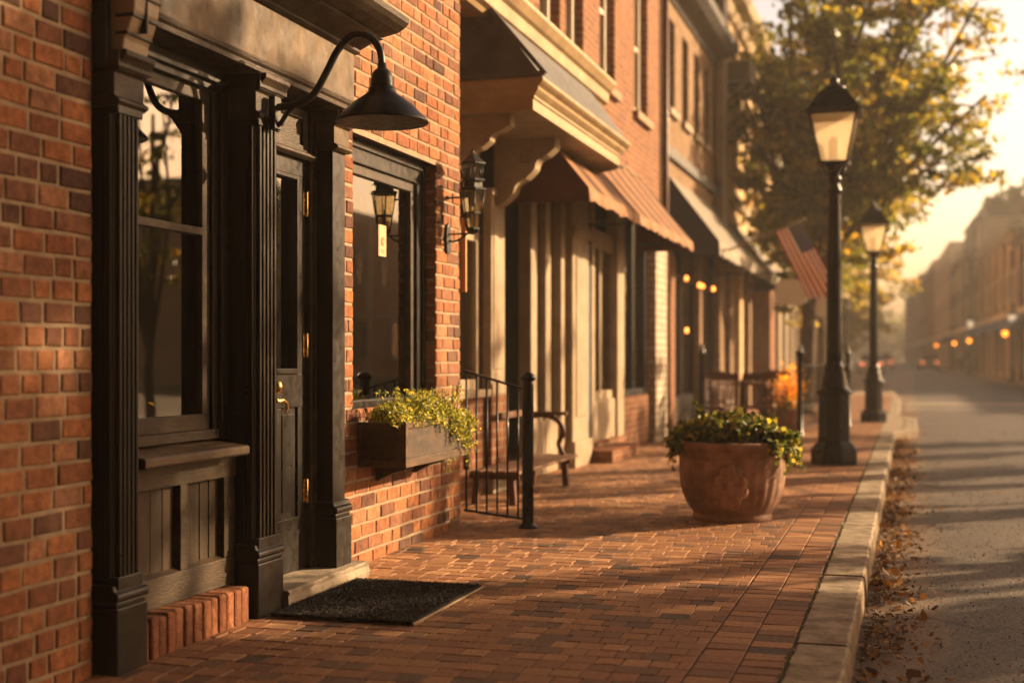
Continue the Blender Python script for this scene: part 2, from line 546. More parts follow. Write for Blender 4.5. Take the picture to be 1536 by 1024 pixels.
def empty(name, label, cat, loc=(0, 0, 0), rz=0, group=None):
    o = bpy.data.objects.new(name, None)
    COL.objects.link(o)
    o.location = loc
    o.rotation_euler = (0, 0, rz)
    o.empty_display_size = .2
    return tag(o, label, cat, group)

def dup(root, loc, rz=0, label=None):
    kids = [c for c in COL.objects if c.parent == root]
    r = root.copy()
    COL.objects.link(r)
    r.location = loc
    r.rotation_euler = (0, 0, rz)
    if label:
        r['label'] = label
    for k in kids:
        gk = [c for c in COL.objects if c.parent == k]
        c = k.copy()
        COL.objects.link(c)
        c.parent = r
        for g in gk:
            e = g.copy()
            COL.objects.link(e)
            e.parent = c
    return r

# ------------------------------------------------------------------ brickwork in geometry
def bricks(mb, plane, face, u0, u1, z0, z1, holes=(), course=.0765, lmin=.13, lmax=.2, out=1, soldier=None, joint=.013, mort=True, dep=.010):
    """plane 'x': wall lies at x=face, u=y, outward = out*x. plane 'y': wall at y=face, u=x, outward = out*y.
    material 0 brick, 1 mortar"""
    def P(u, z, d):
        return (face + out * d, u, z) if plane == 'x' else (u, face + out * d, z)
    flip = (plane == 'x') == (out > 0)
    def Q(a, b, c, d_, mi, r):
        if flip:
            mb.quad(a, b, c, d_, mi, r)
        else:
            mb.quad(d_, c, b, a, mi, r)
    nrow = int(math.ceil((z1 - z0) / course - 1e-6))
    for i in range(nrow):
        za, zb = z0 + i * course + joint / 2, min(z0 + (i + 1) * course - joint / 2, z1)
        if zb - za < .02:
            continue
        zm = (za + zb) / 2
        spans = [(u0, u1)]
        for (ha, hb, hz0, hz1) in holes:
            if hz0 < zm < hz1:
                ns = []
                for a, b in spans:
                    if hb <= a or ha >= b:
                        ns.append((a, b)); continue
                    if ha > a: ns.append((a, ha))
                    if hb < b: ns.append((hb, b))
                spans = ns
        for a, b in spans:
            u = a
            first = True
            while u < b - .012:
                L = random.choice([lmin, lmax, lmax, random.uniform(lmin, lmax)])
                if first and i % 2:
                    L *= .55
                first = False
                e = u + L
                if b - e < .05:
                    e = b
                ua, ub = u + joint / 2, min(e, b) - joint / 2
                if u == a: ua = a
                if e >= b: ub = b
                u = e
                if ub - ua < .01:
                    continue
                jt = lambda: random.uniform(-.0028, .0028)
                dd = random.uniform(-.0022, .0022)
                ch = .005
                r = random.random()
                c = [(ua + jt(), za + jt()), (ub + jt(), za + jt()), (ub + jt(), zb + jt()), (ua + jt(), zb + jt())]
                inn = [(c[0][0] + ch, c[0][1] + ch), (c[1][0] - ch, c[1][1] + ch), (c[2][0] - ch, c[2][1] - ch), (c[3][0] + ch, c[3][1] - ch)]
                fr = [P(p[0], p[1], dd + random.uniform(-.0008, .0008)) for p in inn]
                md = [P(p[0], p[1], dd - ch) for p in c]
                bk = [P(p[0], p[1], -dep - .004) for p in c]
                Q(*fr, 0, r)
                for k in range(4):
                    k2 = (k + 1) % 4
                    Q(md[k], md[k2], fr[k2], fr[k], 0, r)
                    Q(bk[k], bk[k2], md[k2], md[k], 0, r)
    if mort:
        # backing sheet cut round the openings
        us = sorted({u0, u1, *[min(max(h[k], u0), u1) for h in holes for k in (0, 1)]})
        zs = sorted({z0, z1, *[min(max(h[k], z0), z1) for h in holes for k in (2, 3)]})
        for a, b in zip(us, us[1:]):
            for c_, e_ in zip(zs, zs[1:]):
                um, zm = (a + b) / 2, (c_ + e_) / 2
                if any(h[0] < um < h[1] and h[2] < zm < h[3] for h in holes):
                    continue
                nz = max(1, int((e_ - c_) / .4))
                Q(P(a, c_, -.0058), P(b, c_, -.0058), P(b, e_, -.0058), P(a, e_, -.0058), 1, 0)

def leaves(name, pts, size, mat, parent=None, nsides=4, jitter=.5, droop=0.0, aspect=.6):
    """one small face per point, random orientation; pts Nx3 array"""
    n = len(pts)
    nrm = RNG.normal(size=(n, 3)); nrm[:, 2] += droop
    nrm /= np.linalg.norm(nrm, axis=1)[:, None]
    t = RNG.normal(size=(n, 3))
    t -= (t * nrm).sum(1)[:, None] * nrm
    t /= np.linalg.norm(t, axis=1)[:, None]
    b = np.cross(nrm, t)
    sz = size * (1 + jitter * (RNG.random(n) * 2 - 1))
    V = np.empty((n, nsides, 3))
    for k in range(nsides):
        th = 2 * PI * k / nsides
        V[:, k] = pts + t * (math.cos(th) * sz / 2)[:, None] + b * (math.sin(th) * sz / 2 * aspect)[:, None]
        if k % 2:
            V[:, k] += nrm * (sz * .12)[:, None]
    me = bpy.data.meshes.new(name)
    me.vertices.add(n * nsides)
    me.vertices.foreach_set('co', V.reshape(-1))
    me.loops.add(n * nsides)
    me.loops.foreach_set('vertex_index', np.arange(n * nsides, dtype=np.int32))
    me.polygons.add(n)
    me.polygons.foreach_set('loop_start', np.arange(0, n * nsides, nsides, dtype=np.int32))
    me.materials.append(mat)
    me.update(calc_edges=True)
    a = me.attributes.new('rnd', 'FLOAT', 'FACE')
    a.data.foreach_set('value', RNG.random(n).astype(np.float32))
    o = bpy.data.objects.new(name, me)
    COL.objects.link(o)
    if parent:
        o.parent = parent
    return o

# ================================================================== SETTING
tag(MB().box(-125, 125, -60, 365, -1.0, -.16).build('ground', m_ground), kind='structure')

def BLx(y):       # building line on the right side of the street
    P = [(-60, 5.4), (50, 5.2), (66, 4.95), (88, 4.4), (112, 3.8), (160, 2.7), (220, 1.0), (300, -2), (420, -8)]
    for (a, xa), (b, xb) in zip(P, P[1:]):
        if y <= b:
            return xa + (xb - xa) * (y - a) / (b - a)
    return P[-1][1]

def KLx(y):       # kerb line on the left side
    P = [(-60, -.22), (20.3, -.22), (21.3, .1), (25, .1), (26.5, -.22), (36, -.25), (60, -1.0), (113, -3.0), (200, -6.5), (420, -18)]
    for (a, xa), (b, xb) in zip(P, P[1:]):
        if y <= b:
            return xa + (xb - xa) * (y - a) / (b - a)
    return P[-1][1]

mb = MB()
ys = [-20, 0, 10, 20.3, 21.3, 25, 26.5, 36, 50, 66, 88, 112, 160, 220, 300, 360]
for a, b in zip(ys, ys[1:]):
    mb.quad((KLx(a) - .1, a, -.13), (BLx(a) - .85, a, -.13), (BLx(b) - .85, b, -.13), (KLx(b) - .1, b, -.13))
tag(mb.build('road', m_asphalt), kind='structure')
mb = MB()
mb.quad((-.1, 36.2, -.126), (4.1, 36.2, -.126), (4.1, 37.0, -.126), (-.1, 37.0, -.126))
mb.quad((-.1, 32.9, -.126), (4.1, 32.9, -.126), (4.1, 33.25, -.126), (-.1, 33.25, -.126))
tag(mb.build('crosswalk_lines', m_line), kind='structure')

# kerb on the left: stone by stone
mb = MB()
y = -2.0
while y < 36:
    L = random.choice([.5, 1.0, 1.05, .95, .62])
    e = y + L
    x0, x1, xa, xb = -.424, -.22, KLx(y), KLx(e)
    j = lambda s=.004: random.uniform(-s, s)
    wdt = .204 if xa < 0 else .204
    n = len(mb.v)
    sub = 14
    dz = j(.005)
    ring = []
    for i in range(sub + 1):
        t = i / sub
        yy = y + .005 + (L - .010) * t
        xo = KLx(yy) + j(.003)
        xi = xo - wdt + j(.002)
        pr = [(xi, -.14), (xi, -.008 + dz), (xi + .008, dz + j(.0015)), (xo - .016 + j(.004), dz + j(.0015)), (xo - .004, -.007 + dz + j(.003)), (xo + .001, -.022 + dz + j(.006)), (xo + .005, -.14)]
        for p in pr:
            mb.v.append((p[0], yy, p[1]))
    k = 7
    r = random.random()
    for i in range(sub):
        for q in range(k - 1):
            a = n + i * k + q
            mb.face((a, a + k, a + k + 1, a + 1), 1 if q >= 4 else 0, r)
    mb.face(tuple(n + q for q in range(k)), 0, r)
    mb.face(tuple(n + sub * k + q for q in range(k - 1, -1, -1)), 0, r)
    y = e
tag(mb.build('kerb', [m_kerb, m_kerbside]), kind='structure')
mb = MB()
for a, b in zip(ys, ys[1:]):
    if b > 36:
        a = max(a, 36)
        mb.quad((KLx(a) - .2, a, 0), (KLx(a), a, 0), (KLx(b), b, 0), (KLx(b) - .2, b, 0))
        mb.quad((KLx(a), a, 0), (KLx(a), a, -.13), (KLx(b), b, -.13), (KLx(b), b, 0))
        mb.quad((KLx(a) - 6, a, -.004), (KLx(a) - .2, a, -.004), (KLx(b) - .2, b, -.004), (KLx(b) - 6, b, -.004))
tag(mb.build('far_left_pavement', m_conc), kind='structure')
mb = MB()
mb.quad((-.43, 20.2, .002), (-.42, 20.2, .002), (-.11, 21.3, .002), (-.43, 21.3, .002))
mb.quad((-.43, 21.3, .002), (-.11, 21.3, .002), (-.11, 25, .002), (-.43, 25, .002))
mb.quad((-.43, 25, .002), (-.11, 25, .002), (-.42, 26.5, .002), (-.43, 26.5, .002))
tag(mb.build('corner_slab_pavement', m_conc), kind='structure')
# right pavement
mb = MB()
for a, b in zip(ys, ys[1:]):
    xa, xb = BLx(a) - .85, BLx(b) - .85
    mb.quad((xa, a, 0), (xa + 4, a, 0), (xb + 4, b, 0), (xb, b, 0))
    mb.quad((xa, a, -.13), (xa, a, 0), (xb, b, 0), (xb, b, -.13))
tag(mb.build('right_pavement', m_conc), kind='structure')

# brick pavement, brick by brick
mb = MB()
PX0, PX1 = -3.36, -.432
def paver(x0, x1, y0, y1):
    g = .0026
    x0 += g; x1 -= g; y0 += g; y1 -= g
    dz = random.gauss(0, .0006)
    tx, ty = random.gauss(0, .0006), random.gauss(0, .0006)
    ch = .0022
    j = lambda: random.uniform(-.0014, .0014)
    c = [(x0 + j(), y0 + j()), (x1 + j(), y0 + j()), (x1 + j(), y1 + j()), (x0 + j(), y1 + j())]
    n = len(mb.v)
    inn = [(c[0][0] + ch, c[0][1] + ch), (c[1][0] - ch, c[1][1] + ch), (c[2][0] - ch, c[2][1] - ch), (c[3][0] + ch, c[3][1] - ch)]
    tz = [-tx - ty, tx - ty, tx + ty, -tx + ty]
    for p, q in zip(inn, tz):
        mb.v.append((p[0], p[1], dz + q))
    for p, q in zip(c, tz):
        mb.v.append((p[0], p[1], dz + q - ch))
    for p in c:
        mb.v.append((p[0], p[1], -.02))
    r = random.random()
    mb.face((n, n + 1, n + 2, n + 3), 0, r)
    for k in range(4):
        k2 = (k + 1) % 4
        mb.face((n + 4 + k, n + 4 + k2, n + k2, n + k), 0, r)
        mb.face((n + 8 + k, n + 8 + k2, n + 4 + k2, n + 4 + k), 0, r)
y = 1.2
row = 0
PY = .112
while y < 40:
    yy = y + PY
    xlim = PX0 if y > 8.0 else -2.9
    if y > 36: pass
    paver(PX1 - .155, PX1, y, yy)
    paver(PX1 - .312, PX1 - .157, y + .03, yy + .03)
    x = PX1 - .316 - (0.05 if row % 2 else 0.0)
    if row % 2:
        paver(x, x + .05, y, yy)
    while x > xlim:
        L = random.choice([.1, .1, .1, .1, .1, .11, .125, .15])
        paver(x - L, x, y + random.uniform(-.0015, .0015), yy)
        x -= L
    y = yy
    row += 1
mb.quad((-3.5, 1, -.0055), (PX1 + .01, 1, -.0055), (PX1 + .01, 40, -.0055), (-3.5, 40, -.0055), 1)
tag(mb.build('brick_pavement', [m_paver, m_sand]), kind='structure')

# moss along the kerb joint, fallen leaves in the gutter
n = 5200
yy = RNG.uniform(3.5, 20, n)
msk = (np.sin(yy * 3.1) + np.sin(yy * 7.7 + 1) + RNG.normal(size=n) * .5) > .0
yy = yy[msk]
pp = np.stack([-.428 + RNG.normal(size=len(yy)) * .006, yy, RNG.uniform(-.004, .006, len(yy))], 1)
m_moss = Mleaf('moss_green', [(0, (.04, .045, .015)), (1, (.09, .10, .03))], .2)
tag(leaves('moss', pp, .008, m_moss), kind='stuff')
n = 9000
yy = RNG.uniform(1.2, 30, n) ** 1.0
xx = -.205 + np.abs(RNG.normal(size=n)) * .13
k = RNG.random(n) < .05
xx[k] = RNG.uniform(-.2, 1.6, k.sum())
cl = (np.sin(yy * 2.3) + np.sin(yy * 5.1 + 2) + RNG.normal(size=n)) > -.6
pp = np.stack([xx, yy, -.118 + np.abs(RNG.normal(size=n)) * .009], 1)[cl]
m_fallen = Mleaf('fallen_leaf', [(0, (.03, .018, .01)), (.5, (.10, .05, .02)), (.85, (.22, .10, .03)), (1, (.34, .22, .09))], .25, .7)
o = leaves('fallen_leaves', pp, .030, m_fallen, droop=2.2, jitter=.6)
tag(o, kind='stuff')
n = 560
yy = RNG.uniform(1.5, 24, n)
pp = np.stack([-.20 + np.abs(RNG.normal(size=n)) * .12, yy, np.full(n, -.108) + RNG.uniform(0, .012, n)], 1)
tag(leaves('curled_fallen_leaves', pp, .046, m_fallen, droop=1.2, jitter=.45, nsides=6, aspect=.7), kind='stuff')
n = 16000
yy = 2.5 + 14 * RNG.random(n) ** 1.5
xx = RNG.uniform(-.2, 2.6, n)
pp = np.stack([xx, yy, np.full(n, -.1265) + RNG.uniform(0, .004, n)], 1)
m_grit = Mrnd('grit', [(0, (.08, .062, .045)), (.7, (.14, .11, .075)), (1, (.26, .20, .14))])
tag(leaves('road_grit', pp, .0075, m_grit, droop=1.2, jitter=.7, nsides=5, aspect=.8), kind='stuff')
n = 260
pp = np.stack([RNG.uniform(-2.75, -.5, n), RNG.uniform(3.5, 20, n), np.full(n, .006)], 1)
tag(leaves('pavement_leaf_litter', pp, .012, m_fallen, droop=4, jitter=.7), kind='stuff')

# ================================================================== SHOP A (corner brick shop with black timber front)
A = empty('brick_shop', 'nearest red brick shop with black timber shopfront and fluted pilasters', 'building', (0, 0, 0))
mb = MB()
bricks(mb, 'x', -2.70, .9, 3.985, -.02, 5.2, lmin=.10, lmax=.165)                                     # wall left of the front
bricks(mb, 'x', -2.80, 6.04, 8.19, -.02, 5.2, holes=[(6.46, 7.74, .80, 2.28)], course=.0775)   # wall right of it
bricks(mb, 'y', 7.74, -2.93, -2.812, .80, 2.28, out=-1, course=.0775)             # window reveal
bricks(mb, 'y', 8.19, -3.4, -2.812, -.02, 5.2, out=1, course=.0775, lmax=.21)
bricks(mb, 'x', -2.70, 3.985, 6.04, 2.66, 5.2)
mb.box(-3.0, -2.715, .9, 3.97, -.05, 5.2, 1)
mb.box(-3.0, -2.72, 3.97, 6.04, 2.70, 5.2, 1)
wallA = mb.build('wall', [m_brick, m_mortar], A)
mb = MB()
mb.box(-2.955, -2.845, 6.10, 6.46, .0, 3.4); mb.box(-2.99, -2.815, 6.16, 8.17, 2.30, 5.2); mb.box(-2.99, -2.815, 6.16, 8.17, 0, .79)
mb.box(-2.99, -2.94, 7.6, 8.17, .79, 2.3)
mb.build('wall_core', m_mortar, A)
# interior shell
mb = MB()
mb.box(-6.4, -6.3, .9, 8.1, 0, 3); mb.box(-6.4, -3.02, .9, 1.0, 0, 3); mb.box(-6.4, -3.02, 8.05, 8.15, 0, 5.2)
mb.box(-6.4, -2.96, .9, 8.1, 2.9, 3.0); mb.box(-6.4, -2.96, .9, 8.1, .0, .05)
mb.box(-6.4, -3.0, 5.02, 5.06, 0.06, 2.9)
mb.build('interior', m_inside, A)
MB().box(-6.4, -2.72, .9, 8.1, 5.2, 5.35).build('roof', m_slate, A)

# window sill of brick and lintel over window two
mb = MB()
mb.box(-2.93, -2.797, 6.462, 7.738, .775, .80)
mb.build('sill', m_brickin, A, .004)

def pilaster(y0, y1, xf, xb, zb, ztop, fluted=True):
    """street face at xf, near face at y0"""
    yc = (y0 + y1) / 2
    mb = MB()
    mb.box(xb, xf - .028, y0 + .012, y1 - .012, zb + .30, ztop - .18)
    if fluted:
        # flutes: raised fillets on the street face and on the near face
        nf = 5
        w_ = (y1 - y0 - .05)
        for i in range(nf):
            a = y0 + .025 + w_ * i / nf
            mb.box(xf - .03, xf - .010, a, a + w_ / nf * .52, zb + .345, ztop - .215)
        mb.box(xf - .03, xf - .008, y0 + .012, y1 - .012, zb + .30, zb + .345)
        mb.box(xf - .03, xf - .008, y0 + .012, y1 - .012, ztop - .215, ztop - .18)
        for i in range(2):
            a = xf - .034 - .028 * i
            mb.box(a - .016, a, y0 + .002, y0 + .014, zb + .345, ztop - .215)
    pl = mb.build('pilaster', m_trim, A, .0035)
    mb = MB()
    mb.box(xb, xf, y0 - .006, y1 + .006, zb, zb + .24)
    mb.box(xb, xf - .006, y0, y1, zb + .24, zb + .26)
    prof = [(xb, zb + .26), (xf - .002, zb + .26), (xf + .006, zb + .272), (xf + .004, zb + .288), (xf - .012, zb + .298), (xf - .016, zb + .318), (xb, zb + .318)]
    mb.prism(prof, 'y', y0 - .010, y1 + .010)
    mb.build('plinth', m_trim, pl, .005)
    mb = MB()
    zt = ztop
    prof = [(xb, zt - .19), (xf - .012, zt - .19), (xf + .006, zt - .178), (xf + .006, zt - .168), (xf - .014, zt - .155), (xf - .014, zt - .075), (xf + .004, zt - .065),
            (xf + .006, zt - .052), (xf + .022, zt - .030), (xf + .034, zt - .018), (xf + .034, zt), (xb, zt)]
    mb.prism(prof, 'y', y0 - .004, y1 + .004)
    mb.box(xb, xf + .012, y0 - .016, y1 + .016, zt - .060, zt - .002)
    mb.build('capital', m_worn if fluted else m_fascia, pl, .003)
    return pl
p1 = pilaster(4.02, 4.20, -2.62, -2.86, -.01, 2.16)
pilaster(5.06, 5.28, -2.62, -2.86, -.01, 2.29)
pilaster(5.93, 6.10, -2.655, -2.80, .08, 2.29, False)
# carved block on top of pilaster one
mb = MB()
prof = [(-2.86, 2.155), (-2.61, 2.155), (-2.605, 2.2), (-2.585, 2.24), (-2.565, 2.30), (-2.56, 2.36), (-2.575, 2.40), (-2.60, 2.42), (-2.86, 2.42)]
mb.prism(prof, 'y', 4.03, 4.19)
mb.build('carved_block', m_cream, A, .008)
mb = MB()
for z, t, xo in ((2.215, .012, -2.590), (2.275, .014, -2.566), (2.345, .010, -2.555)):
    mb.box(-2.64, xo, 4.027, 4.193, z, z + t)
mb.box(-2.64, -2.558, 4.10, 4.112, 2.23, 2.40)
mb.box(-2.87, -2.655, 4.0, 4.028, 2.1, 3.0)
mb.build('carved_block_bands', m_trim, A, .004)
mb = MB(); mb.box(-2.86, -2.63, 3.975, 4.21, 2.42, 2.95); mb.build('block_post', m_trim, A, .004)

# entablature: architrave mould, fascia, crown
mb = MB()
prof = [(-2.9, 2.30), (-2.655, 2.30), (-2.635, 2.305), (-2.632, 2.325), (-2.622, 2.335), (-2.617, 2.35), (-2.64, 2.362), (-2.9, 2.362)]
mb.prism(prof, 'y', 4.18, 6.13)
mb.build('architrave', m_worn, A, .002)
mb = MB()
mb.box(-2.9, -2.645, 4.18, 6.115, 2.362, 2.66)
mb.build('fascia', m_fascia, A, .004)
mb = MB()
prof = [(-2.9, 2.60), (-2.635, 2.60), (-2.622, 2.61), (-2.622, 2.622), (-2.60, 2.632), (-2.575, 2.645), (-2.55, 2.66), (-2.50, 2.665), (-2.50, 2.678), (-2.46, 2.685),
        (-2.42, 2.695), (-2.385, 2.715), (-2.365, 2.735), (-2.36, 2.76), (-2.40, 2.775), (-2.9, 2.80)]
mb.prism(prof, 'y', 3.9, 6.14)
mb.build('crown_moulding', m_worn, A, .002)

# window one (sash window between pilasters)
W1 = MB()
W1.box(-2.84, -2.775, 4.2, 5.06, 2.205, 2.30)                       # head
W1.box(-2.82, -2.755, 4.2, 5.06, 2.235, 2.262)
W1.box(-2.86, -2.765, 5.005, 5.06, .76, 2.21)                       # right jamb
W1.box(-2.86, -2.785, 4.965, 5.005, .76, 2.21)
W1.box(-2.85, -2.79, 4.2, 4.26, .76, 2.21)
win1 = W1.build('window', m_trim, A, .004)
mb = MB()
mb.box(-2.835, -2.80, 4.26, 4.965, 2.155, 2.205)
mb.box(-2.835, -2.80, 4.26, 4.965, .80, .865)
mb.box(-2.835, -2.80, 4.905, 4.965, .865, 2.155)
mb.box(-2.835, -2.795, 4.26, 4.905, 1.60, 1.632)
mb.box(-2.85, -2.775, 4.2, 5.0, .76, .80)
mb.build('sash', m_worn, win1, .003)
MB().box(-2.822, -2.818, 4.26, 4.905, .865, 2.155).build('pane', m_glass, win1)
mb = MB()
mb.prism([(-2.86, .695), (-2.632, .695), (-2.625, .702), (-2.625, .728), (-2.632, .735), (-2.86, .76)], 'y', 4.2, 4.985)
mb.build('sill', m_sillw, win1, .003)
# bulkhead
mb = MB()
mb.box(-2.80, -2.772, 4.2, 5.06, .15, .695)
mb.box(-2.765, -2.728, 4.2, 5.06, .60, .695)
mb.box(-2.765, -2.728, 4.2, 5.06, .15, .265)
mb.box(-2.772, -2.732, 4.2, 4.28, .265, .60); mb.box(-2.772, -2.732, 4.62, 4.67, .265, .60); mb.box(-2.772, -2.732, 4.965, 5.06, .265, .60)
mb.prism([(-2.735, .60), (-2.728, .604), (-2.728, .61), (-2.735, .614)], 'y', 4.27, 4.98)
mb.prism([(-2.765, .265), (-2.735, .265), (-2.765, .278)], 'y', 4.28, 4.965)
mb.build('bulkhead', m_worn, A, .003)
mb = MB()
for y_ in (4.282, 4.367, 4.452, 4.537, 4.672, 4.745, 4.818, 4.891):
    mb.box(-2.768, -2.762 + random.uniform(-.003, .004), y_ + .002, y_ + (.083 if y_ < 4.6 else .071) - random.uniform(.001, .004), .266, .599)
mb.build('panel_boards', m_wornv, A, .002)
mb = MB()
y_ = 4.20
while y_ < 5.02:
    wb = random.uniform(.055, .07)
    xx_ = -2.64 + random.uniform(-.008, .006)
    mb.box(-2.8, xx_, y_ + .003, min(y_ + wb, 5.055) - .003, -.01, .148 + random.uniform(-.006, .004), 0, random.random())
    y_ += wb
mb.box(-2.8, -2.66, 4.2, 5.05, -.01, .138, 1)
mb.build('soldier_course', [m_brickin, m_mortar], A, .011)

# door
DX = -2.80
door = MB()
def rail(mb, x0, x1, y0, y1, z0, z1): mb.box(x0, x1, y0, y1, z0, z1)
D0, D1, DB, DT = 5.30, 5.885, .085, 2.05
door.box(DX - .045, DX - .012, D0, D1, DB, .95)
door.box(DX - .045, DX, D0, D0 + .085, DB, DT)
door.box(DX - .045, DX, D1 - .085, D1, DB, DT)
door.box(DX - .044, DX + .001, D0, D1, DB, .34)
door.box(DX - .044, DX + .001, D0, D1, .86, 1.02)
door.box(DX - .044, DX + .001, D0, D1, 1.96, DT)
door.box(DX - .045, DX, 5.555, 5.625, .34, .86)
for a, b in ((D0 + .11, 5.53), (5.65, D1 - .11)):
    door.box(DX - .03, DX - .006, a, b, .37, .83)
dobj = door.build('door', m_trim, A, .0035)
MB().box(DX - .026, DX - .022, D0 + .08, D1 - .08, 1.02, 1.96).build('pane', m_glass, dobj)
mb = MB()
for a, b in ((D0 + .085, D0 + .105), (D1 - .105, D1 - .085)):
    mb.box(DX - .03, DX + .008, a, b, 1.02, 1.96)
mb.box(DX - .03, DX + .008, D0 + .105, D1 - .105, 1.94, 1.96); mb.box(DX - .03, DX + .012, D0 + .085, D1 - .085, 1.02, 1.045)
mb.build('glazing_bead', m_trim, dobj, .003)
for z in (.40, 1.10, 1.78):
    mb = MB(); mb.box(DX - .01, DX + .004, D1 - .03, D1 + .012, z, z + .11); mb.tube([(DX + .008, D1 - .004, z - .004), (DX + .008, D1 - .004, z + .114)], .008, 8)
    mb.build('hinge', m_brass, dobj, .001)
mb = MB()
mb.box(DX, DX + .007, 5.46, 5.51, .82, 1.03)
mb.tube([(DX, 5.485, .965), (DX + .045, 5.485, .965)], .014, 10)
mb.lathe([(.001, 0), (.019, .004), (.022, .013), (.015, .022), (.001, .026)], 0, 0, 14)
nn = 14 * 5
for i in range(len(mb.v) - nn, len(mb.v)):
    x_, y2, z_ = mb.v[i]
    mb.v[i] = (DX + .038 + z_ * 1.4, 5.485 + y2 * 1.4, .965 + x_ * 1.4)
mb.tube([(DX, 5.485, .90), (DX + .028, 5.485, .90)], .014, 10)
mb.tube([(DX + .05, 5.48, .898), (DX + .054, 5.53, .902), (DX + .054, 5.57, .892), (DX + .05, 5.585, .865), (DX + .046, 5.575, .845)], [.011, .010, .009, .008, .006], 8)
mb.tube([(DX + .028, 5.485, .90), (DX + .055, 5.485, .898)], .013, 10)
mb.build('handle', m_brass, dobj, .001)
mb = MB()
mb.box(-2.86, -2.775, 5.28, 5.30, .08, 2.28)
mb.box(-2.86, -2.775, 5.885, 5.915, .08, 2.28)
mb.box(-2.86, -2.765, 5.915, 5.94, .08, 2.28)
mb.box(-2.86, -2.77, 5.30, 5.885, 2.05, 2.085)
mb.box(-2.86, -2.80, 5.30, 5.885, 2.085, 2.28)
mb.box(-2.80, -2.785, 5.30, 5.36, 2.085, 2.28); mb.box(-2.80, -2.785, 5.83, 5.885, 2.085, 2.28); mb.box(-2.80, -2.785, 5.36, 5.83, 2.085, 2.11); mb.box(-2.80, -2.785, 5.36, 5.83, 2.235, 2.28)
mb.prism([(-2.775, 2.04), (-2.752, 2.055), (-2.752, 2.067), (-2.775, 2.08)], 'y', 5.29, 5.92)
mb.build('door_frame', m_worn, A, .003)
mb = MB()
n = 14
for i in range(n):
    a, b = 5.285 + .86 * i / n, 5.285 + .86 * (i + 1) / n
xs_ = []
prof = [(-2.86, -.01), (-2.598, -.01), (-2.590, .03), (-2.60, .058), (-2.592, .074), (-2.605, .082), (-2.86, .082)]
k = len(prof)
for i in range(n + 1):
    yv = 5.285 + .90 * i / n
    for q, (x_, z_) in enumerate(prof):
        mb.v.append((x_ + (random.uniform(-.006, .004) if 1 <= q <= 5 else 0), yv, z_ + (random.uniform(-.003, .002) if q >= 4 else 0)))
for i in range(n):
    for q in range(k):
        q2 = (q + 1) % k
        mb.face((i * k + q, i * k + q2, (i + 1) * k + q2, (i + 1) * k + q))
mb.face(tuple(range(k - 1, -1, -1))); mb.face(tuple(n * k + q for q in range(k)))
mb.build('door_step', m_stone, A)

# window two
mb = MB()
mb.box(-2.96, -2.885, 6.46, 7.74, 2.155, 2.28)
mb.box(-2.96, -2.87, 6.46, 7.74, 2.235, 2.28)
mb.box(-2.96, -2.885, 7.63, 7.74, .80, 2.16)
mb.box(-2.96, -2.87, 7.70, 7.74, .80, 2.24)
mb.box(-2.96, -2.885, 6.46, 6.54, .80, 2.16)
mb.box(-2.96, -2.885, 6.54, 7.63, .80, .86)
win2 = mb.build('window', m_trim, A, .004)
mb = MB()
mb.box(-2.945, -2.905, 6.54, 7.63, 2.10, 2.155); mb.box(-2.945, -2.905, 7.575, 7.63, .86, 2.10); mb.box(-2.945, -2.905, 6.54, 6.59, .86, 2.10)
mb.build('sash', m_worn, win2, .003)
MB().box(-2.932, -2.928, 6.57, 7.6, .86, 2.12).build('pane', m_glass, win2)
mb = MB()
mb.box(-3.3, -3.27, 6.4, 6.75, .4, 2.5); mb.box(-3.2, -3.17, 7.35, 7.50, .4, 2.5)
mb.build('curtain', m_curtain, A)
mb = MB()
mb.box(-3.12, -3.10, 4.80, 4.98, .7, 2.4)
mb.build('curtain', m_curtain, A)

# notice taped in window two
nb = MB().box(-2.926, -2.9245, 7.11, 7.225, 1.68, 1.86).build('window_notice', m_paperc)
tag(nb, 'small cream paper notice with a round emblem taped inside the second shop window', 'notice')
mb = MB()
mb.lathe([(.026, 0), (.026, .002)], 0, 0, 20); mb.lathe([(.011, 0), (.011, .004)], 0, 0, 16, 1)
mb.v = [(-2.9243 + z, 7.168 + x * .9, 1.765 + y_) for x, y_, z in mb.v]
mb.box(-2.9243, -2.9235, 7.14, 7.196, 1.71, 1.716, 0); mb.box(-2.9243, -2.9235, 7.15, 7.186, 1.698, 1.703, 0)
mb.build('emblem', [m_terra, m_paperc], nb)

# flowers inside window one
vs = empty('flower_arrangement', 'yellow flowers on the inside sill of the sash window', 'flowers', (-2.95, 4.50, .78))
MB().lathe([(.03, 0), (.05, .02), (.045, .07), (.035, .09)], 0, 0, 16).build('vase', m_terra, vs)
pp = RNG.normal(size=(260, 3)) * (.05, .06, .03) + (0, 0, .13)
leaves('blossoms', pp, .035, Mleaf('yellow_petals', [(0, (.75, .42, .03)), (1, (.85, .6, .08))], .5), vs)

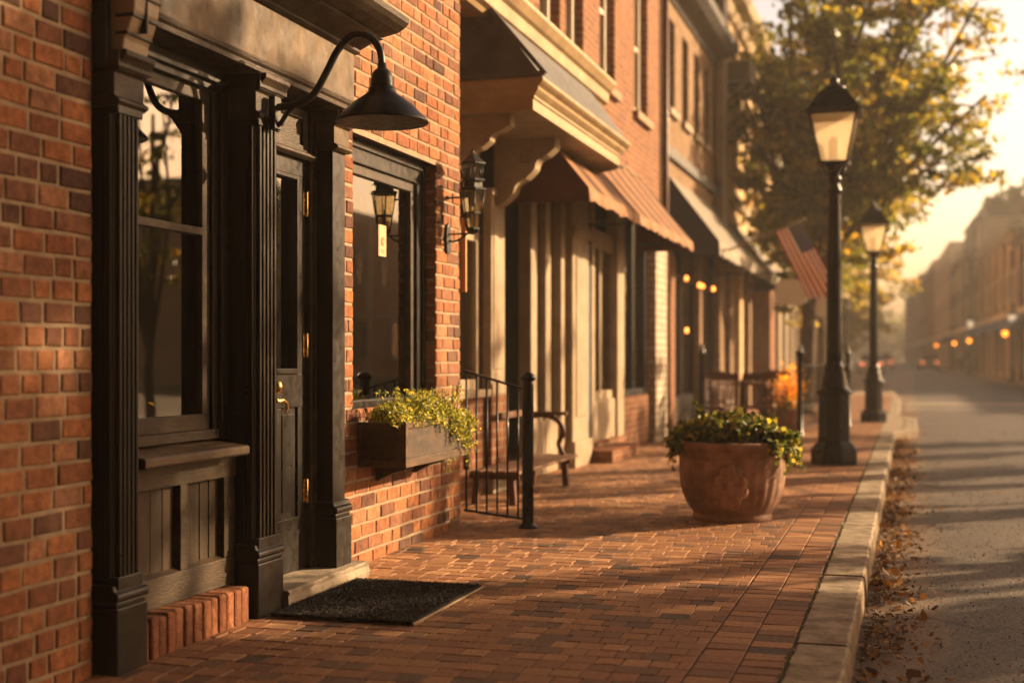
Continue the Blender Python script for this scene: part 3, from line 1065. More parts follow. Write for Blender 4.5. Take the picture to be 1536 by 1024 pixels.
# ---------------------------------------------------------------- gooseneck lamp
g = empty('gooseneck_wall_lamp', 'black gooseneck barn lamp over the shop door with a wide cone shade', 'wall lamp', (-2.6, 5.17, 2.16))
def L(pts): return [(x + 2.6, y - 5.17, z - 2.16) for x, y, z in pts]
def smooth(pts, n=6):
    pts = [Vector(p) for p in pts]
    P = [pts[0]] + pts + [pts[-1]]
    out = []
    for i in range(1, len(P) - 2):
        for k in range(n):
            t = k / n
            a, b, c, d_ = P[i - 1], P[i], P[i + 1], P[i + 2]
            out.append(.5 * ((2 * b) + (c - a) * t + (2 * a - 5 * b + 4 * c - d_) * t * t + (3 * b - a - 3 * c + d_) * t ** 3))
    out.append(pts[-1])
    return out
arm = L([(-2.60, 5.17, 2.165), (-2.52, 5.18, 2.172), (-2.44, 5.20, 2.215), (-2.385, 5.215, 2.31), (-2.335, 5.225, 2.405), (-2.27, 5.235, 2.465), (-2.20, 5.24, 2.455), (-2.152, 5.24, 2.40), (-2.14, 5.24, 2.33), (-2.14, 5.24, 2.28)])
MB().tube(smooth(arm, 6), .0155, 14).build('arm', m_blackmetal, g)
mb = MB()
mb.box(-.02, .012, -.03, .03, -.09, .05)
mb.tube(smooth(L([(-2.6, 5.17, 2.08), (-2.575, 5.172, 2.10), (-2.55, 5.175, 2.135), (-2.52, 5.18, 2.165)]), 4), .011, 8)
mb.build('mount', m_blackmetal, g, .004)
sx, sy = .46, .07
prof = [(.196, -.073), (.197, -.068), (.193, -.060), (.125, .008), (.062, .052), (.06, .058), (.058, .062), (.058, .072), (.050, .076), (.049, .083), (.047, .112), (.042, .135), (.030, .150), (.020, .157), (.018, .18)]
inner = [(.195, -.0735), (.122, .003), (.058, .047), (.02, .05)]
MB().lathe(prof, sx, sy, 48).lathe(inner[::-1], sx, sy, 48).build('shade', m_blackmetal, g)
MB().lathe([(.001, -.062), (.02, -.058), (.033, -.042), (.036, -.022), (.03, 0), (.018, .025), (.016, .05)], sx, sy, 20).build('bulb', m_bulb, g)

# ---------------------------------------------------------------- wall lantern on the end of the brick shop
wl = empty('wall_lantern', 'black six sided wall lantern on a scroll bracket at the brick wall end', 'lantern', (-2.80, 7.93, 2.0))
cx = .17
mb = MB()
mb.lathe([(.003, .40), (.012, .388), (.012, .375), (.03, .362), (.07, .325), (.088, .312), (.088, .302)][::-1], cx, 0, 6, sm=False)
mb.build('roof', m_blackmetal, wl, .002)
mb = MB()
for k in range(6):
    th = 2 * PI * k / 6
    c_, s_ = math.cos(th), math.sin(th)
    mb.tube([(cx + .066 * c_, .066 * s_, .302), (cx + .066 * c_, .066 * s_, .205)], .004, 6)
    mb.tube([(cx + .082 * c_, .082 * s_, .145), (cx + .040 * c_, .040 * s_, -.10)], .0045, 6)
mb.lathe([(.075, .215), (.082, .205), (.082, .198), (.07, .198)], cx, 0, 6, sm=False)
mb.lathe([(.062, .2), (.070, .15)][::-1], cx, 0, 6, sm=False)
mb.lathe([(.088, .135), (.092, .142), (.092, .152), (.07, .158)], cx, 0, 6, sm=False)
mb.lathe([(.012, -.135), (.03, -.125), (.048, -.105), (.048, -.092), (.03, -.092)], cx, 0, 6, sm=False)
mb.lathe([(.060, -.005), (.060, .004)], cx, 0, 6, sm=False)
mb.build('frame', m_blackmetal, wl)
MB().lathe([(.038, -.09), (.076, .14)], cx, 0, 6, sm=False).build('glass', Mglass('lantern_glass', (.8, .72, .55), 1.5, .1), wl)
MB().lathe([(.012, -.09), (.012, .02), (.004, .04)], cx, 0, 10).build('candle_bulb', m_bulb, wl)
mb = MB()
mb.prism([(-.03, -.25), (.03, -.25), (.045, -.17), (.03, -.09), (0, -.06), (-.03, -.09), (-.045, -.17)], 'x', 0, .016)
mb.tube(smooth([(.01, 0, -.17), (.05, 0, -.175), (.10, 0, -.155), (.14, 0, -.125), (cx, 0, -.12)], 5), .007, 8)
mb.tube([(.01, 0, -.13), (cx, 0, -.128)], .006, 8)
mb.build('bracket', m_blackmetal, wl, .002)
MB().tube([(0, 0, .10), (.10, 0, .10)], .006, 8).lathe([(.02, .09), (.02, .11)], 0.0, 0, 8).build('stay', m_blackmetal, wl)

# ---------------------------------------------------------------- doormat
mb = MB()
mb.box(-2.59, -1.95, 5.10, 6.02, .006, .020, 0)
mt = mb.build('doormat', m_mat, None, .004)
tag(mt, 'black bristly rectangular doormat on the brick pavement before the shop door', 'doormat')
MB().box(-1.952, -1.943, 5.10, 6.02, .005, .013, 0).build('edge_binding', m_matedge, mt)
pp = np.stack([RNG.uniform(-2.585, -1.955, 26000), RNG.uniform(5.105, 6.015, 26000), RNG.uniform(.020, .026, 26000)], 1)
leaves('bristles', pp, .009, Mleaf('bristle', [(0, (.008, .008, .009)), (.88, (.018, .014, .012)), (1, (.10, .06, .035))], 0, .8), mt, nsides=3)

# ---------------------------------------------------------------- window box with plants
wb = empty('window_box', 'dark wooden window box fixed under the second shop window', 'planter', (-2.80, 6.52, .52))
mb = MB()
W_, L_, Hh = .265, 1.0, .235
mb.box(.005, W_, 0, .02, 0, Hh - .02); mb.box(.005, W_, L_ - .02, L_, 0, Hh - .02)
mb.box(W_ - .02, W_, .02, L_ - .02, 0, Hh - .02); mb.box(.005, .02, .02, L_ - .02, 0, Hh - .02); mb.box(.02, W_ - .02, .02, L_ - .02, .0, .02)
mb.build('box', m_wood, wb, .003)
mb = MB()
e = .012
mb.box(W_ - .01, W_ + e, -e, L_ + e, 0.0, .045); mb.box(W_ - .01, W_ + e, -e, L_ + e, Hh - .03, Hh)
mb.box(.002, W_ - .01, -e, .01, 0.0, .04); mb.box(.002, W_ - .01, -e, .01, Hh - .03, Hh); mb.box(.002, W_ - .01, L_ - .01, L_ + e, Hh - .03, Hh)
for a in (-e, L_ - .035):
    mb.box(W_ - .01, W_ + e, a, a + .035, .045, Hh - .03)
mb.box(W_ - .035, W_ + e - .001, -e - .0005, 0.0, .04, Hh - .03); mb.box(.002, .03, -e, 0.0, .04, Hh - .03)
mb.build('trim', m_woodt, wb, .002)
MB().box(.02, W_ - .02, .02, L_ - .02, .02, Hh - .035).build('soil', m_soil, wb)
for yb in (.28, .85):
    MB().prism([(.004, -.001), (.19, -.001), (.17, -.035), (.09, -.055), (.004, -.10)], 'y', yb - .03, yb + .03).build('bracket', m_wood, wb, .002)

def clump_plant(name, label, loc, boxes, trails, lsize, stops, nsides=4, seed=0, dens=1.0, trans=.5, aspect=.6):
    root = empty(name, label, 'plant', loc)
    pts = []
    for (cx_, cy_, cz_, rx, ry, rz_, n_) in boxes:
        n_ = int(n_ * dens)
        v = RNG.normal(size=(n_, 3)); v /= np.linalg.norm(v, axis=1)[:, None]
        v *= (RNG.random(n_) ** .4)[:, None]
        pts.append(v * (rx, ry, rz_) + (cx_, cy_, cz_))
    st = MB()
    for (p0, p1, n_) in trails:
        p0, p1 = np.array(p0), np.array(p1)
        mid = (p0 + p1) / 2 + (.03, 0, .05)
        t = RNG.random(n_)[:, None]
        q = (1 - t) ** 2 * p0 + 2 * t * (1 - t) * mid + t ** 2 * p1
        pts.append(q + RNG.normal(size=(n_, 3)) * .011)
        st.tube([tuple(p0), tuple(.25 * p0 + .5 * mid + .25 * p1), tuple(p1)], .0018, 4)
    st.build('stems', m_stem, root)
    leaves('foliage', np.concatenate(pts), lsize, Mleaf(name + '_leaf', stops, trans), root, nsides=nsides, aspect=aspect)
    return root
m_stem = M('green_stem', (.10, .12, .03), (.08, .08, .02))
bx = []
tr = []
for i in range(46):
    yv = random.uniform(.0, 1.02)
    bx.append((random.uniform(.05, .24), yv, random.uniform(.20, .27) + .05 * math.exp(-((yv - .45) / .3) ** 2), random.uniform(.035, .075), random.uniform(.05, .09), random.uniform(.04, .075), 250))
for i in range(70):     # upright sprays
    yv = random.uniform(.0, 1.02)
    x_ = random.uniform(.04, .26)
    hh = random.uniform(.30, .41)
    tr.append(((x_, yv, .22), (x_ + random.uniform(-.05, .06), yv + random.uniform(-.07, .07), hh), 26))
for i in range(60):     # trailing over the front, longest at the far end
    yv = random.uniform(.35, 1.06) if i > 10 else random.uniform(0, .4)
    k = max(0, (yv - .4) / .65)
    tr.append(((W_ - .03, yv, .24), (W_ + random.uniform(.015, .07), yv + random.uniform(-.02, .05), .21 - k * random.uniform(.03, .30)), int(24 + 50 * k)))
for i in range(14):
    tr.append(((W_ - .08, L_ + .0, .25), (W_ - random.uniform(.0, .18), L_ + random.uniform(.04, .1), random.uniform(-.12, .12)), 60))
clump_plant('trailing_plant', 'yellow green trailing plant overflowing the dark wooden window box', (-2.80, 6.52, .53), bx, tr, .0165,
            [(0, (.035, .055, .014)), (.3, (.10, .13, .025)), (.65, (.30, .30, .05)), (1, (.50, .44, .09))], 4, trans=.45)

# ---------------------------------------------------------------- railing
rl = empty('iron_railing', 'short black iron stair railing beside the brick wall end', 'railing', (-2.80, 8.27, 0))
mb = MB()
mb.lathe([(.062, 0), (.062, .012), (.040, .03), (.036, .035), (.036, .04)], .44, -.02, 20)
mb.lathe([(.0375, .03), (.0375, .92), (.0375, .955)], .44, -.02, 20)
mb.lathe([(.040, .945), (.05, .955), (.05, .97), (.042, .985), (.022, 1.0), (.001, 1.004)], .44, -.02, 20)
mb.build('post', m_iron, rl)
mb = MB()
mb.obox((.0, 0, 1.01), (.43, -.01, .885), .032, .014)
mb.build('top_rail', m_iron, rl, .002)
MB().obox((.0, 0, .10), (.43, -.01, .055), .026, .014).build('bottom_rail', m_iron, rl, .002)
for i in range(6):
    x_ = .015 + .071 * i
    t = x_ / .43
    MB().tube([(x_, -.01 * t, .09 - .045 * t), (x_, -.01 * t, 1.005 - .125 * t)], .0072, 8).build('baluster', m_iron, rl)

# ---------------------------------------------------------------- hanging board at the wall end
o = MB().box(-2.80, -2.765, 8.20, 8.225, 1.52, 2.0).build('wooden_board', m_orangew, None, .003)
tag(o, 'narrow orange wooden board hanging by the end of the brick wall under the lantern', 'board')

# ---------------------------------------------------------------- bench
bn = empty('bench', 'low brown wooden bench with armrest beside the cream shopfront', 'bench', (-3.18, 9.35, 0))
for i in range(4):
    x_ = .06 + i * .095
    MB().box(x_, x_ + .085, 0, 1.85, .235, .26).build('seat_slat', m_benchw, bn, .003)
for i in range(1):
    MB().box(.0, .03, .9, 1.85, .60, .65).build('back_slat', m_benchw, bn, .003)
for y_ in (.12, 1.7):
    for x_ in (.06, .36):
        MB().obox((x_, y_, 0), (x_ + (.02 if x_ < .2 else -.02), y_, .235), .055, .05).build('leg', m_redwood, bn, .003)
    MB().box(.02, .40, y_ - .025, y_ + .025, .19, .234).build('stretcher', m_redwood, bn, .003)
for y_ in (.1, 1.72):
    mb = MB()
    mb.tube(smooth([(.02, y_, .58), (.15, y_, .60), (.27, y_, .56), (.33, y_, .46), (.29, y_, .36), (.33, y_, .26)], 5), .022, 8)
    mb.box(-.01, .36, y_ - .03, y_ + .03, .60, .63)
    if y_ > 1:
        mb.build('armrest', m_redwood, bn)
    MB().box(-.02, .03, y_ - .025, y_ + .025, .26, .72).build('back_post', m_redwood, bn, .002)

# ---------------------------------------------------------------- terracotta pot
pot = empty('terracotta_pot', 'large weathered terracotta pot with raised leaf ornament on the brick pavement', 'plant pot', (-1.165, 9.13, 0))
def fl(z, th):
    if .08 < z < .40:
        k = math.sin((z - .08) / .32 * PI) ** .5
        return 1 + .026 * k * (abs(math.sin(th * 14)) - .6)
    return 1
prof = [(.262, 0), (.268, .008), (.268, .036), (.262, .044), (.266, .052), (.292, .085), (.316, .13), (.334, .18), (.345, .23), (.351, .28), (.355, .33), (.357, .38), (.358, .41),
        (.354, .425), (.366, .432), (.368, .442), (.360, .452), (.362, .468), (.378, .478), (.386, .492), (.388, .508), (.382, .524), (.368, .532), (.345, .532), (.335, .52), (.33, .48)]
MB().lathe(prof, 0, 0, 112, mod=fl).build('pot_body', m_terra, pot)
MB().lathe([(.333, .46), (.333, .482), (.15, .50), (.001, .505)], 0, 0, 32).build('soil', m_soil, pot)
# relief ornament wrapped on the street-side face looking down the pavement towards the viewer
prf = [(z, r_) for r_, z in prof[4:16]]
def rad(z):
    for (za, ra), (zb_, rb) in zip(prf, prf[1:]):
        if za <= z <= zb_: return ra + (rb - ra) * (z - za) / (zb_ - za)
    return prf[-1][1]
A0 = math.atan2(-9.13, 1.13) - .02
def onp(u, z, off=.011):
    r_ = rad(z) + off
    a = A0 + u / .34
    return (r_ * math.cos(a), r_ * math.sin(a), z)
orn = MB()
def stroke(pts, r0):
    pts = smooth([Vector((u, 0, z)) for u, z in pts], 5)
    P_ = [onp(p.x, p.z) for p in pts]
    n_ = len(P_)
    orn.tube(P_, [2.3 * r0 * (.45 + .75 * math.sin(PI * min(1, (i + 1) / n_) ** .8)) for i in range(n_)], 7)
stroke([(0, .10), (0, .18), (0, .28), (0, .33)], .011)
stroke([(0, .30), (.012, .34), (0, .385)], .013); stroke([(0, .30), (-.012, .34), (0, .385)], .013)
for s in (1, -1):
    stroke([(0, .15), (s * .03, .19), (s * .06, .235), (s * .075, .285), (s * .05, .305), (s * .035, .28), (s * .045, .262)], .010)
    stroke([(0, .13), (s * .03, .15), (s * .055, .19), (s * .085, .205), (s * .09, .235), (s * .068, .24)], .010)
    stroke([(s * .005, .27), (s * .03, .31), (s * .045, .345), (s * .03, .355), (s * .022, .335)], .009)
    stroke([(s * .004, .10), (s * .022, .115), (s * .045, .13), (s * .05, .15), (s * .035, .155)], .008)
    stroke([(s * .02, .20), (s * .028, .235), (s * .018, .262)], .009)
orn.build('relief_ornament', m_terra2, pot)
bx, tr = [], []
for i in range(80):
    a, r_ = random.uniform(0, 2 * PI), random.uniform(0, .34)
    if abs(math.remainder(a - A0, 2 * PI)) < .9:
        r_ = min(r_, .26)
    bx.append((r_ * math.cos(a), r_ * math.sin(a), .53 + .10 * math.cos(r_ / .36 * 1.4) + random.uniform(-.02, .04), .08, .08, .06, 66))
for i in range(52):
    a, r_ = random.uniform(0, 2 * PI), random.uniform(.36, .42)
    if abs(math.remainder(a - A0, 2 * PI)) < .75:
        continue
    bx.append((r_ * math.cos(a), r_ * math.sin(a), .53 + random.uniform(-.05, .03), .055, .055, .05, 45))
for i in range(26):
    a = random.choice([random.uniform(-.75, .5), random.uniform(0, 3.1), random.uniform(2.9, 3.9)])
    c_, s_ = math.cos(a), math.sin(a)
    tr.append(((.36 * c_, .36 * s_, .54), (.43 * c_ + random.uniform(-.03, .03), .43 * s_, random.uniform(.30, .45)), 26))
for i in range(34):
    a, r_ = random.uniform(0, 2 * PI), random.uniform(0, .34)
    tr.append(((r_ * math.cos(a), r_ * math.sin(a), .56), (r_ * 1.12 * math.cos(a), r_ * 1.12 * math.sin(a), random.uniform(.62, .70)), 12))
tr.append(((-.22, -.1, .58), (-.25, -.12, .79), 26)); tr.append(((-.20, -.1, .58), (-.20, -.12, .75), 20)); tr.append(((.05, -.05, .6), (.06, -.08, .72), 14))
clump_plant('pot_plant', 'bushy green and yellow leafy plant spilling over the terracotta pot rim', (-1.165, 9.13, .01), bx, tr, .034,
            [(0, (.025, .045, .015)), (.35, (.055, .085, .02)), (.65, (.12, .15, .03)), (.88, (.32, .29, .05)), (1, (.5, .36, .06))], 6, trans=.42, aspect=.8)

# ---------------------------------------------------------------- street lamps
def lamp(loc, label, hgt=4.02, group='black lantern street lamps along the kerb'):
    r = empty('street_lamp', label, 'street lamp', loc, 0, group)
    k = hgt / 4.02
    mb = MB()
    mb.lathe([(.245, 0), (.25, .02), (.245, .16), (.225, .175), (.215, .20), (.172, .24)], 0, 0, 8, sm=False, rot=PI / 8)
    mb.lathe([(.170, .23), (.162, .72), (.165, .73)], 0, 0, 8, sm=False, rot=PI / 8)
    mb.lathe([(.19, .72), (.198, .735), (.19, .75), (.15, .77), (.14, .80), (.135, .84), (.115, .93), (.10, .97), (.108, .985), (.102, 1.0), (.085, 1.03), (.08, 1.06)], 0, 0, 24)
    mb.build('base', m_iron, r)
    mb = MB()
    def flu(z, th): return 1 + .05 * math.cos(th * 12) if 1.1 < z < 2.8 else 1
    mb.lathe([(.078, 1.04), (.076, 1.15), (.072, 2.0), (.060, 2.76), (.062, 2.78), (.074, 2.79), (.078, 2.81), (.074, 2.83), (.06, 2.85), (.058, 2.90), (.07, 2.915), (.076, 2.93), (.062, 2.95), (.055, 2.98), (.075, 3.04), (.11, 3.075)], 0, 0, 36, mod=flu)
    mb.build('column', m_iron, r)
    mb = MB()
    z0, z1, a, b = 3.10, 3.58, .135, .235
    for sx_, sy_ in ((1, 1), (1, -1), (-1, -1), (-1, 1)):
        mb.obox((sx_ * a, sy_ * a, z0), (sx_ * b, sy_ * b, z1), .022, .022)
        mb.tube([(sx_ * .05, sy_ * .05, 2.96), (sx_ * .09, sy_ * .09, 3.0), (sx_ * .12, sy_ * .12, 3.08)], .010, 6)
    mb.box(-a - .02, a + .02, -a - .02, a + .02, z0 - .03, z0)
    mb.box(-b - .015, b + .015, b - .01, b + .015, z1 - .015, z1 + .01); mb.box(-b - .015, b + .015, -b - .015, -b + .01, z1 - .015, z1 + .01)
    mb.box(-b - .015, -b + .01, -b, b, z1 - .014, z1 + .009); mb.box(b - .01, b + .015, -b, b, z1 - .014, z1 + .009)
    mb.build('lantern_frame', m_iron, r)
    mb = MB()
    q = math.sqrt(2)
    mb.lathe([(.285 * q, 3.585), (.285 * q, 3.60), (.25 * q, 3.63), (.15 * q, 3.80), (.105 * q, 3.845)], 0, 0, 4, sm=False, rot=PI / 4)
    mb.lathe([(.11, 3.84), (.12, 3.86), (.10, 3.88), (.06, 3.90), (.045, 3.93), (.05, 3.945), (.035, 3.965), (.014, 3.985), (.014, 4.0), (.001, 4.02)], 0, 0, 20)
    mb.build('roof', m_iron, r)
    mb = MB()
    c = lambda sx_, sy_, z, w_: (sx_ * w_, sy_ * w_, z)
    a2, b2 = a - .004, b - .004
    for (p, q_) in (((1, 1), (1, -1)), ((1, -1), (-1, -1)), ((-1, -1), (-1, 1)), ((-1, 1), (1, 1))):
        mb.quad(c(*p, z0, a2), c(*q_, z0, a2), c(*q_, z1, b2), c(*p, z1, b2))
    mb.build('glass', m_frost, r)
    MB().lathe([(.055, 3.1), (.06, 3.14), (.06, 3.32), (.03, 3.36)], 0, 0, 12).build('light_source', m_bulb, r)
    r.scale = (k, k, k)
    return r
l1 = lamp((-.755, 14.1, 0), 'nearest black street lamp with lantern head behind the terracotta pot')
l2 = dup(l1, (-.60, 23.35, 0), 0, 'second black street lamp from the viewer near the pale kerb corner')
l2.scale = (.93, .93, .93)
l3 = dup(l1, (-1.95, 44.0, 0), 0, 'smaller third street lamp seen between the two big black lamp posts')
l3.scale = (.96, .96, .96)
for i, (x_, y_, s_, lb) in enumerate(((4.35, 62, .82, 'street lamp by the blue awnings at the right edge'), (3.75, 90, .95, 'far street lamp across the road among the brown buildings'))):
    q = dup(l1, (x_ - .1, y_, 0), 0, lb); q.scale = (s_, s_, s_)
    for c_ in COL.objects:
        if c_.parent == q and c_.name.startswith('glass'):
            c_.data = c_.data.copy()
            c_.data.materials[0] = m_emitglass

# ================================================================== further buildings
def facade(parent, y0, y1, z0, z1, holes, mat, dep=.14, x=0.0, name='wall', back=5.0, ends=True):
    mb = MB()
    us = sorted({y0, y1, *[h[k] for h in holes for k in (0, 1)]})
    zs = sorted({z0, z1, *[h[k] for h in holes for k in (2, 3)]})
    for a, b in zip(us, us[1:]):
        for c, e in zip(zs, zs[1:]):
            if any(h[0] <= (a + b) / 2 <= h[1] and h[2] <= (c + e) / 2 <= h[3] for h in holes):
                continue
            mb.quad((x, a, c), (x, b, c), (x, b, e), (x, a, e))
    for a, b, c, e in holes:
        mb.quad((x, b, c), (x - dep, b, c), (x - dep, b, e), (x, b, e))
        mb.quad((x, a, c), (x, a, e), (x - dep, a, e), (x - dep, a, c))
        mb.quad((x, a, c), (x - dep, a, c), (x - dep, b, c), (x, b, c))
        mb.quad((x, a, e), (x, b, e), (x - dep, b, e), (x - dep, a, e))
    if ends:
        mb.quad((x, y0, z0), (x, y0, z1), (x - back, y0, z1), (x - back, y0, z0))
        mb.quad((x, y1, z0), (x - back, y1, z0), (x - back, y1, z1), (x, y1, z1))
        mb.quad((x - back, y0, z0), (x - back, y0, z1), (x - back, y1, z1), (x - back, y1, z0))
    return mb.build(name, mat, parent)

def sashwin(parent, a, b, c, e, fm, x=0.0, dep=.14, gl=None, sill=None, cas=.07, bars=1):
    """a framed window in an opening: frame, pane, sill"""
    mb = MB()
    xf, xb = x - dep + .05, x - dep - .02
    mb.box(xb, xf, a, a + cas, c, e); mb.box(xb, xf, b - cas, b, c, e)
    mb.box(xb, xf, a + cas, b - cas, c, c + cas); mb.box(xb, xf, a + cas, b - cas, e - cas, e)
    for k in range(bars):
        zz = c + (e - c) * (k + 1) / (bars + 1)
        mb.box(xb, xf - .015, a + cas, b - cas, zz - .025, zz + .025)
    w_ = mb.build('window', fm, parent)
    MB().box(xb - .01, xb + .012, a + .01, b - .01, c + .01, e - .01).build('pane', gl or m_dglass, w_)
    if sill:
        MB().box(x - dep, x + .07, a - .07, b + .07, c - .10, c - .002).build('sill', sill, w_, .006)
    return w_

# ---------------------------------------------------------------- building B (cream shopfront, bay roof)
XB = -3.25
B = empty('cream_front_building', 'red brick building with cream timber shopfront and bracketed bay cornice', 'building', (XB, 0, 0))
hs = [(10.3, 11.0, 4.12, 5.9), (11.75, 12.49, 4.12, 5.9), (12.72, 13.45, 4.12, 5.9), (14.2, 14.98, 4.12, 5.9), (16.12, 16.96, 4.12, 5.9)]
facade(B, 8.19, 17.95, 3.05, 7.2, hs, m_brickB)
for h in hs:
    sashwin(B, *h, m_white, sill=m_sillb, cas=.12)
MB().box(-5, .25, 8.19, 17.95, 7.2, 7.4).build('cornice', m_cream, B)
# ground floor: posts, panels, windows
def post(y0, y1, z0, z1, m, x0=-.1, x1=.0, nm='pilaster', bev=.006, par=None):
    return MB().box(x0, x1, y0, y1, z0, z1).build(nm, m, par or B, bev)
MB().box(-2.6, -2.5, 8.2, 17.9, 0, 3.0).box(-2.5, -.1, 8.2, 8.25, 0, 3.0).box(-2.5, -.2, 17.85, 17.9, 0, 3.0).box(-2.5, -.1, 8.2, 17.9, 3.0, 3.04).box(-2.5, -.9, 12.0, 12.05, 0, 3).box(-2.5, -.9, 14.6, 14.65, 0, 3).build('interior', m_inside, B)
MB().box(-.22, -.03, 8.2, 10.25, 0.0, .78).build('brick_bulkhead', m_brickB, B, .004)
MB().box(-.03, .03, 10.2, 10.66, 0.0, .80).build('pedestal', m_brickB, B, .004)
MB().box(-.03, .045, 10.19, 10.67, 0.0, .22).build('stone_base', m_stone, B, .006)
MB().box(-.25, .02, 8.2, 10.3, .78, .84).build('sill', m_cream, B, .005)
mb = MB()
mb.box(-.06, .012, 10.25, 10.62, .80, 2.45); mb.box(-.06, .035, 10.22, 10.65, 2.40, 2.46); mb.box(-.06, .03, 10.23, 10.64, .80, .88)
mb.box(.012, .02, 10.30, 10.57, 1.0, 2.3)
mb.build('pilaster', m_cream, B, .004)
mb = MB()
for a in (8.3, 8.95, 9.55, 10.15):
    mb.box(-.16, -.08, a, a + .075, .84, 2.95)
mb.box(-.155, -.085, 8.3, 10.2, 2.02, 2.10); mb.box(-.155, -.085, 8.3, 10.2, 2.62, 2.95); mb.box(-.155, -.085, 8.3, 10.2, .84, .92)
wB = mb.build('window', m_cream, B, .004)
MB().box(-.13, -.12, 8.3, 10.2, .9, 2.7).build('pane', m_glass, wB)
mb = MB(); mb.box(-.7, -.66, 8.3, 10.1, .9, 2.6)
mb.build('curtain', m_curtain, B)
# dark recessed entrance, then cream posts and panes
for (a, b, m, x1, z0) in ((11.54, 11.74, m_cream, -.02, 0), (12.12, 12.30, m_cream, -.04, 0), (12.62, 12.80, m_cream, -.02, 0), (12.80, 13.46, m_cream, .05, 0), (13.84, 13.98, m_cream, 0, 0), (15.15, 15.52, m_cream, .0, 0), (15.58, 15.68, m_blackmetal, -.03, 0), (16.95, 17.08, m_blackmetal, -.03, 0)):
    post(a, b, z0, 2.95, m, -.14, x1)
for (a, b) in ((12.80, 13.46), ):
    MB().box(-.1, .085, a - .03, b + .03, 0, .26).build('stone_base', m_cream, B, .008)
    MB().box(-.1, .08, a - .02, b + .02, 2.3, 2.4).build('capital', m_cream, B, .008)
    MB().box(-.1, .062, a + .12, b - .12, .5, 2.1).build('raised_panel', m_cream, B, .008)
post(13.46, 13.84, 0.1, 2.3, m_bluedoor, -.10, -.02, 'door')
wB = MB().box(-.12, -.06, 13.98, 15.15, .62, .72).box(-.12, -.06, 13.98, 15.15, 2.3, 2.5).box(-.12, -.065, 14.5, 14.58, .72, 2.3).build('window', m_cream, B, .004)
MB().box(-.10, -.09, 13.98, 15.15, .7, 2.4).build('pane', m_glass, wB)
MB().box(-.12, -.03, 13.98, 15.15, .18, .62).build('panel', m_cream, B, .005)
MB().box(-.12, .03, 13.95, 15.5, 0, .18).box(-.12, .30, 13.5, 14.9, 0, .13).build('brick_stoop', m_brickB, B, .006)
wB = MB().box(-.12, -.05, 15.68, 16.95, .62, .70).box(-.12, -.05, 16.25, 16.33, .7, 2.9).build('window', m_blackmetal, B, .004)
MB().box(-.10, -.09, 15.68, 16.95, .7, 2.9).build('pane', m_glass, wB)
MB().box(-.12, .0, 15.58, 17.05, 0, .62).build('brick_bulkhead', m_brickB, B, .004)
wB = MB().box(-.12, -.07, 11.74, 12.12, .5, .56).box(-.12, -.07, 12.3, 12.62, .5, .56).build('window', m_cream, B, .004)
MB().box(-.11, -.10, 11.74, 12.62, .55, 2.9).build('pane', m_glass, wB)
MB().box(-.13, -.05, 11.74, 12.62, 0, .5).build('panel', m_cream, B, .004)
wB = MB().box(-.5, -.45, 10.7, 11.5, 2.1, 2.2).box(-.5, -.45, 10.7, 10.78, 0, 2.1).box(-.5, -.45, 11.4, 11.5, 0, 2.1).build('door', m_redwood, B, .004)
MB().box(-.48, -.47, 10.78, 11.4, .1, 2.1).build('pane', m_dglass, wB)
mb = MB(); mb.box(-.10, .09, 17.08, 17.96, -.01, 3.0); mb.build('white_brick_pier', m_brickW, B)
MB().box(-.14, .02, 8.2, 17.95, 2.95, 3.06).build('fascia_board', m_cream, B, .004)
# bay roof with moulded cornice; far end rounded
def sweep(prof, path, mb, mi=0):
    """prof: (out, z); path: (x,y,nx,ny) points; closed profile"""
    n = len(mb.v); k = len(prof)
    for x, y, nx, ny in path:
        for o_, z in prof:
            mb.v.append((x + nx * o_, y + ny * o_, z))
    for i in range(len(path) - 1):
        for q in range(k):
            q2 = (q + 1) % k
            mb.face((n + i * k + q, n + i * k + q2, n + (i + 1) * k + q2, n + (i + 1) * k + q), mi)
path = [(0, 9.06, 0, -1), (.82, 9.06, 1, -1), ]
path = [(.0, 9.12, 0, -1), (.68, 9.12, 1, -1), (.68, 12.0, 1, 0)]
for i in range(1, 8):
    t = PI / 2 * i / 7
    path.append((.68 - .50 * (1 - math.cos(t)), 12.0 + .50 * math.sin(t), math.cos(t), math.sin(t)))
path.append((0, 12.5, 0, 1))
mb = MB()
sweep([(-.06, 2.855), (.0, 2.855), (.0, 2.93), (.012, 2.94), (.012, 2.955), (.03, 2.97), (.05, 2.99), (.055, 3.01), (.085, 3.03), (.10, 3.045), (.10, 3.065), (-.06, 3.065)], path, mb)
mb.build('bay_cornice', m_gold, B)
mb = MB()
mb.v = [(x, y, z) for z in (2.86, 2.89) for x, y in [(0, 9.13)] + [(p[0] - .01, p[1] + .01 if i < 2 else p[1]) for i, p in enumerate(path[1:-1])] + [(0, 12.49)]]
k = len(mb.v) // 2
mb.face(tuple(range(k))); mb.face(tuple(range(2 * k - 1, k - 1, -1)))
mb.build('soffit', m_cream, B)
mb = MB()
n = len(mb.v)
ring = [(0, 9.03), (.77, 9.03), (.77, 12.0)] + [(p[0] + p[2] * .08, p[1] + p[3] * .08) for p in path[3:-1]] + [(0, 12.58)]
for x, y in ring: mb.v.append((x, y, 3.067))
top = [(0, 9.03), (.40, 9.03), (.40, 12.0)] + [(.40 - .04 * i, 12.0 + .5 * (i + 1) / 7) for i in range(len(ring) - 4)] + [(0, 12.55)]
for x, y in top: mb.v.append((x, y, 3.56))
k = len(ring)
for i in range(k - 1):
    mb.face((i, i + 1, k + i + 1, k + i))
mb.build('bay_roof', m_slate, B)
mb = MB()
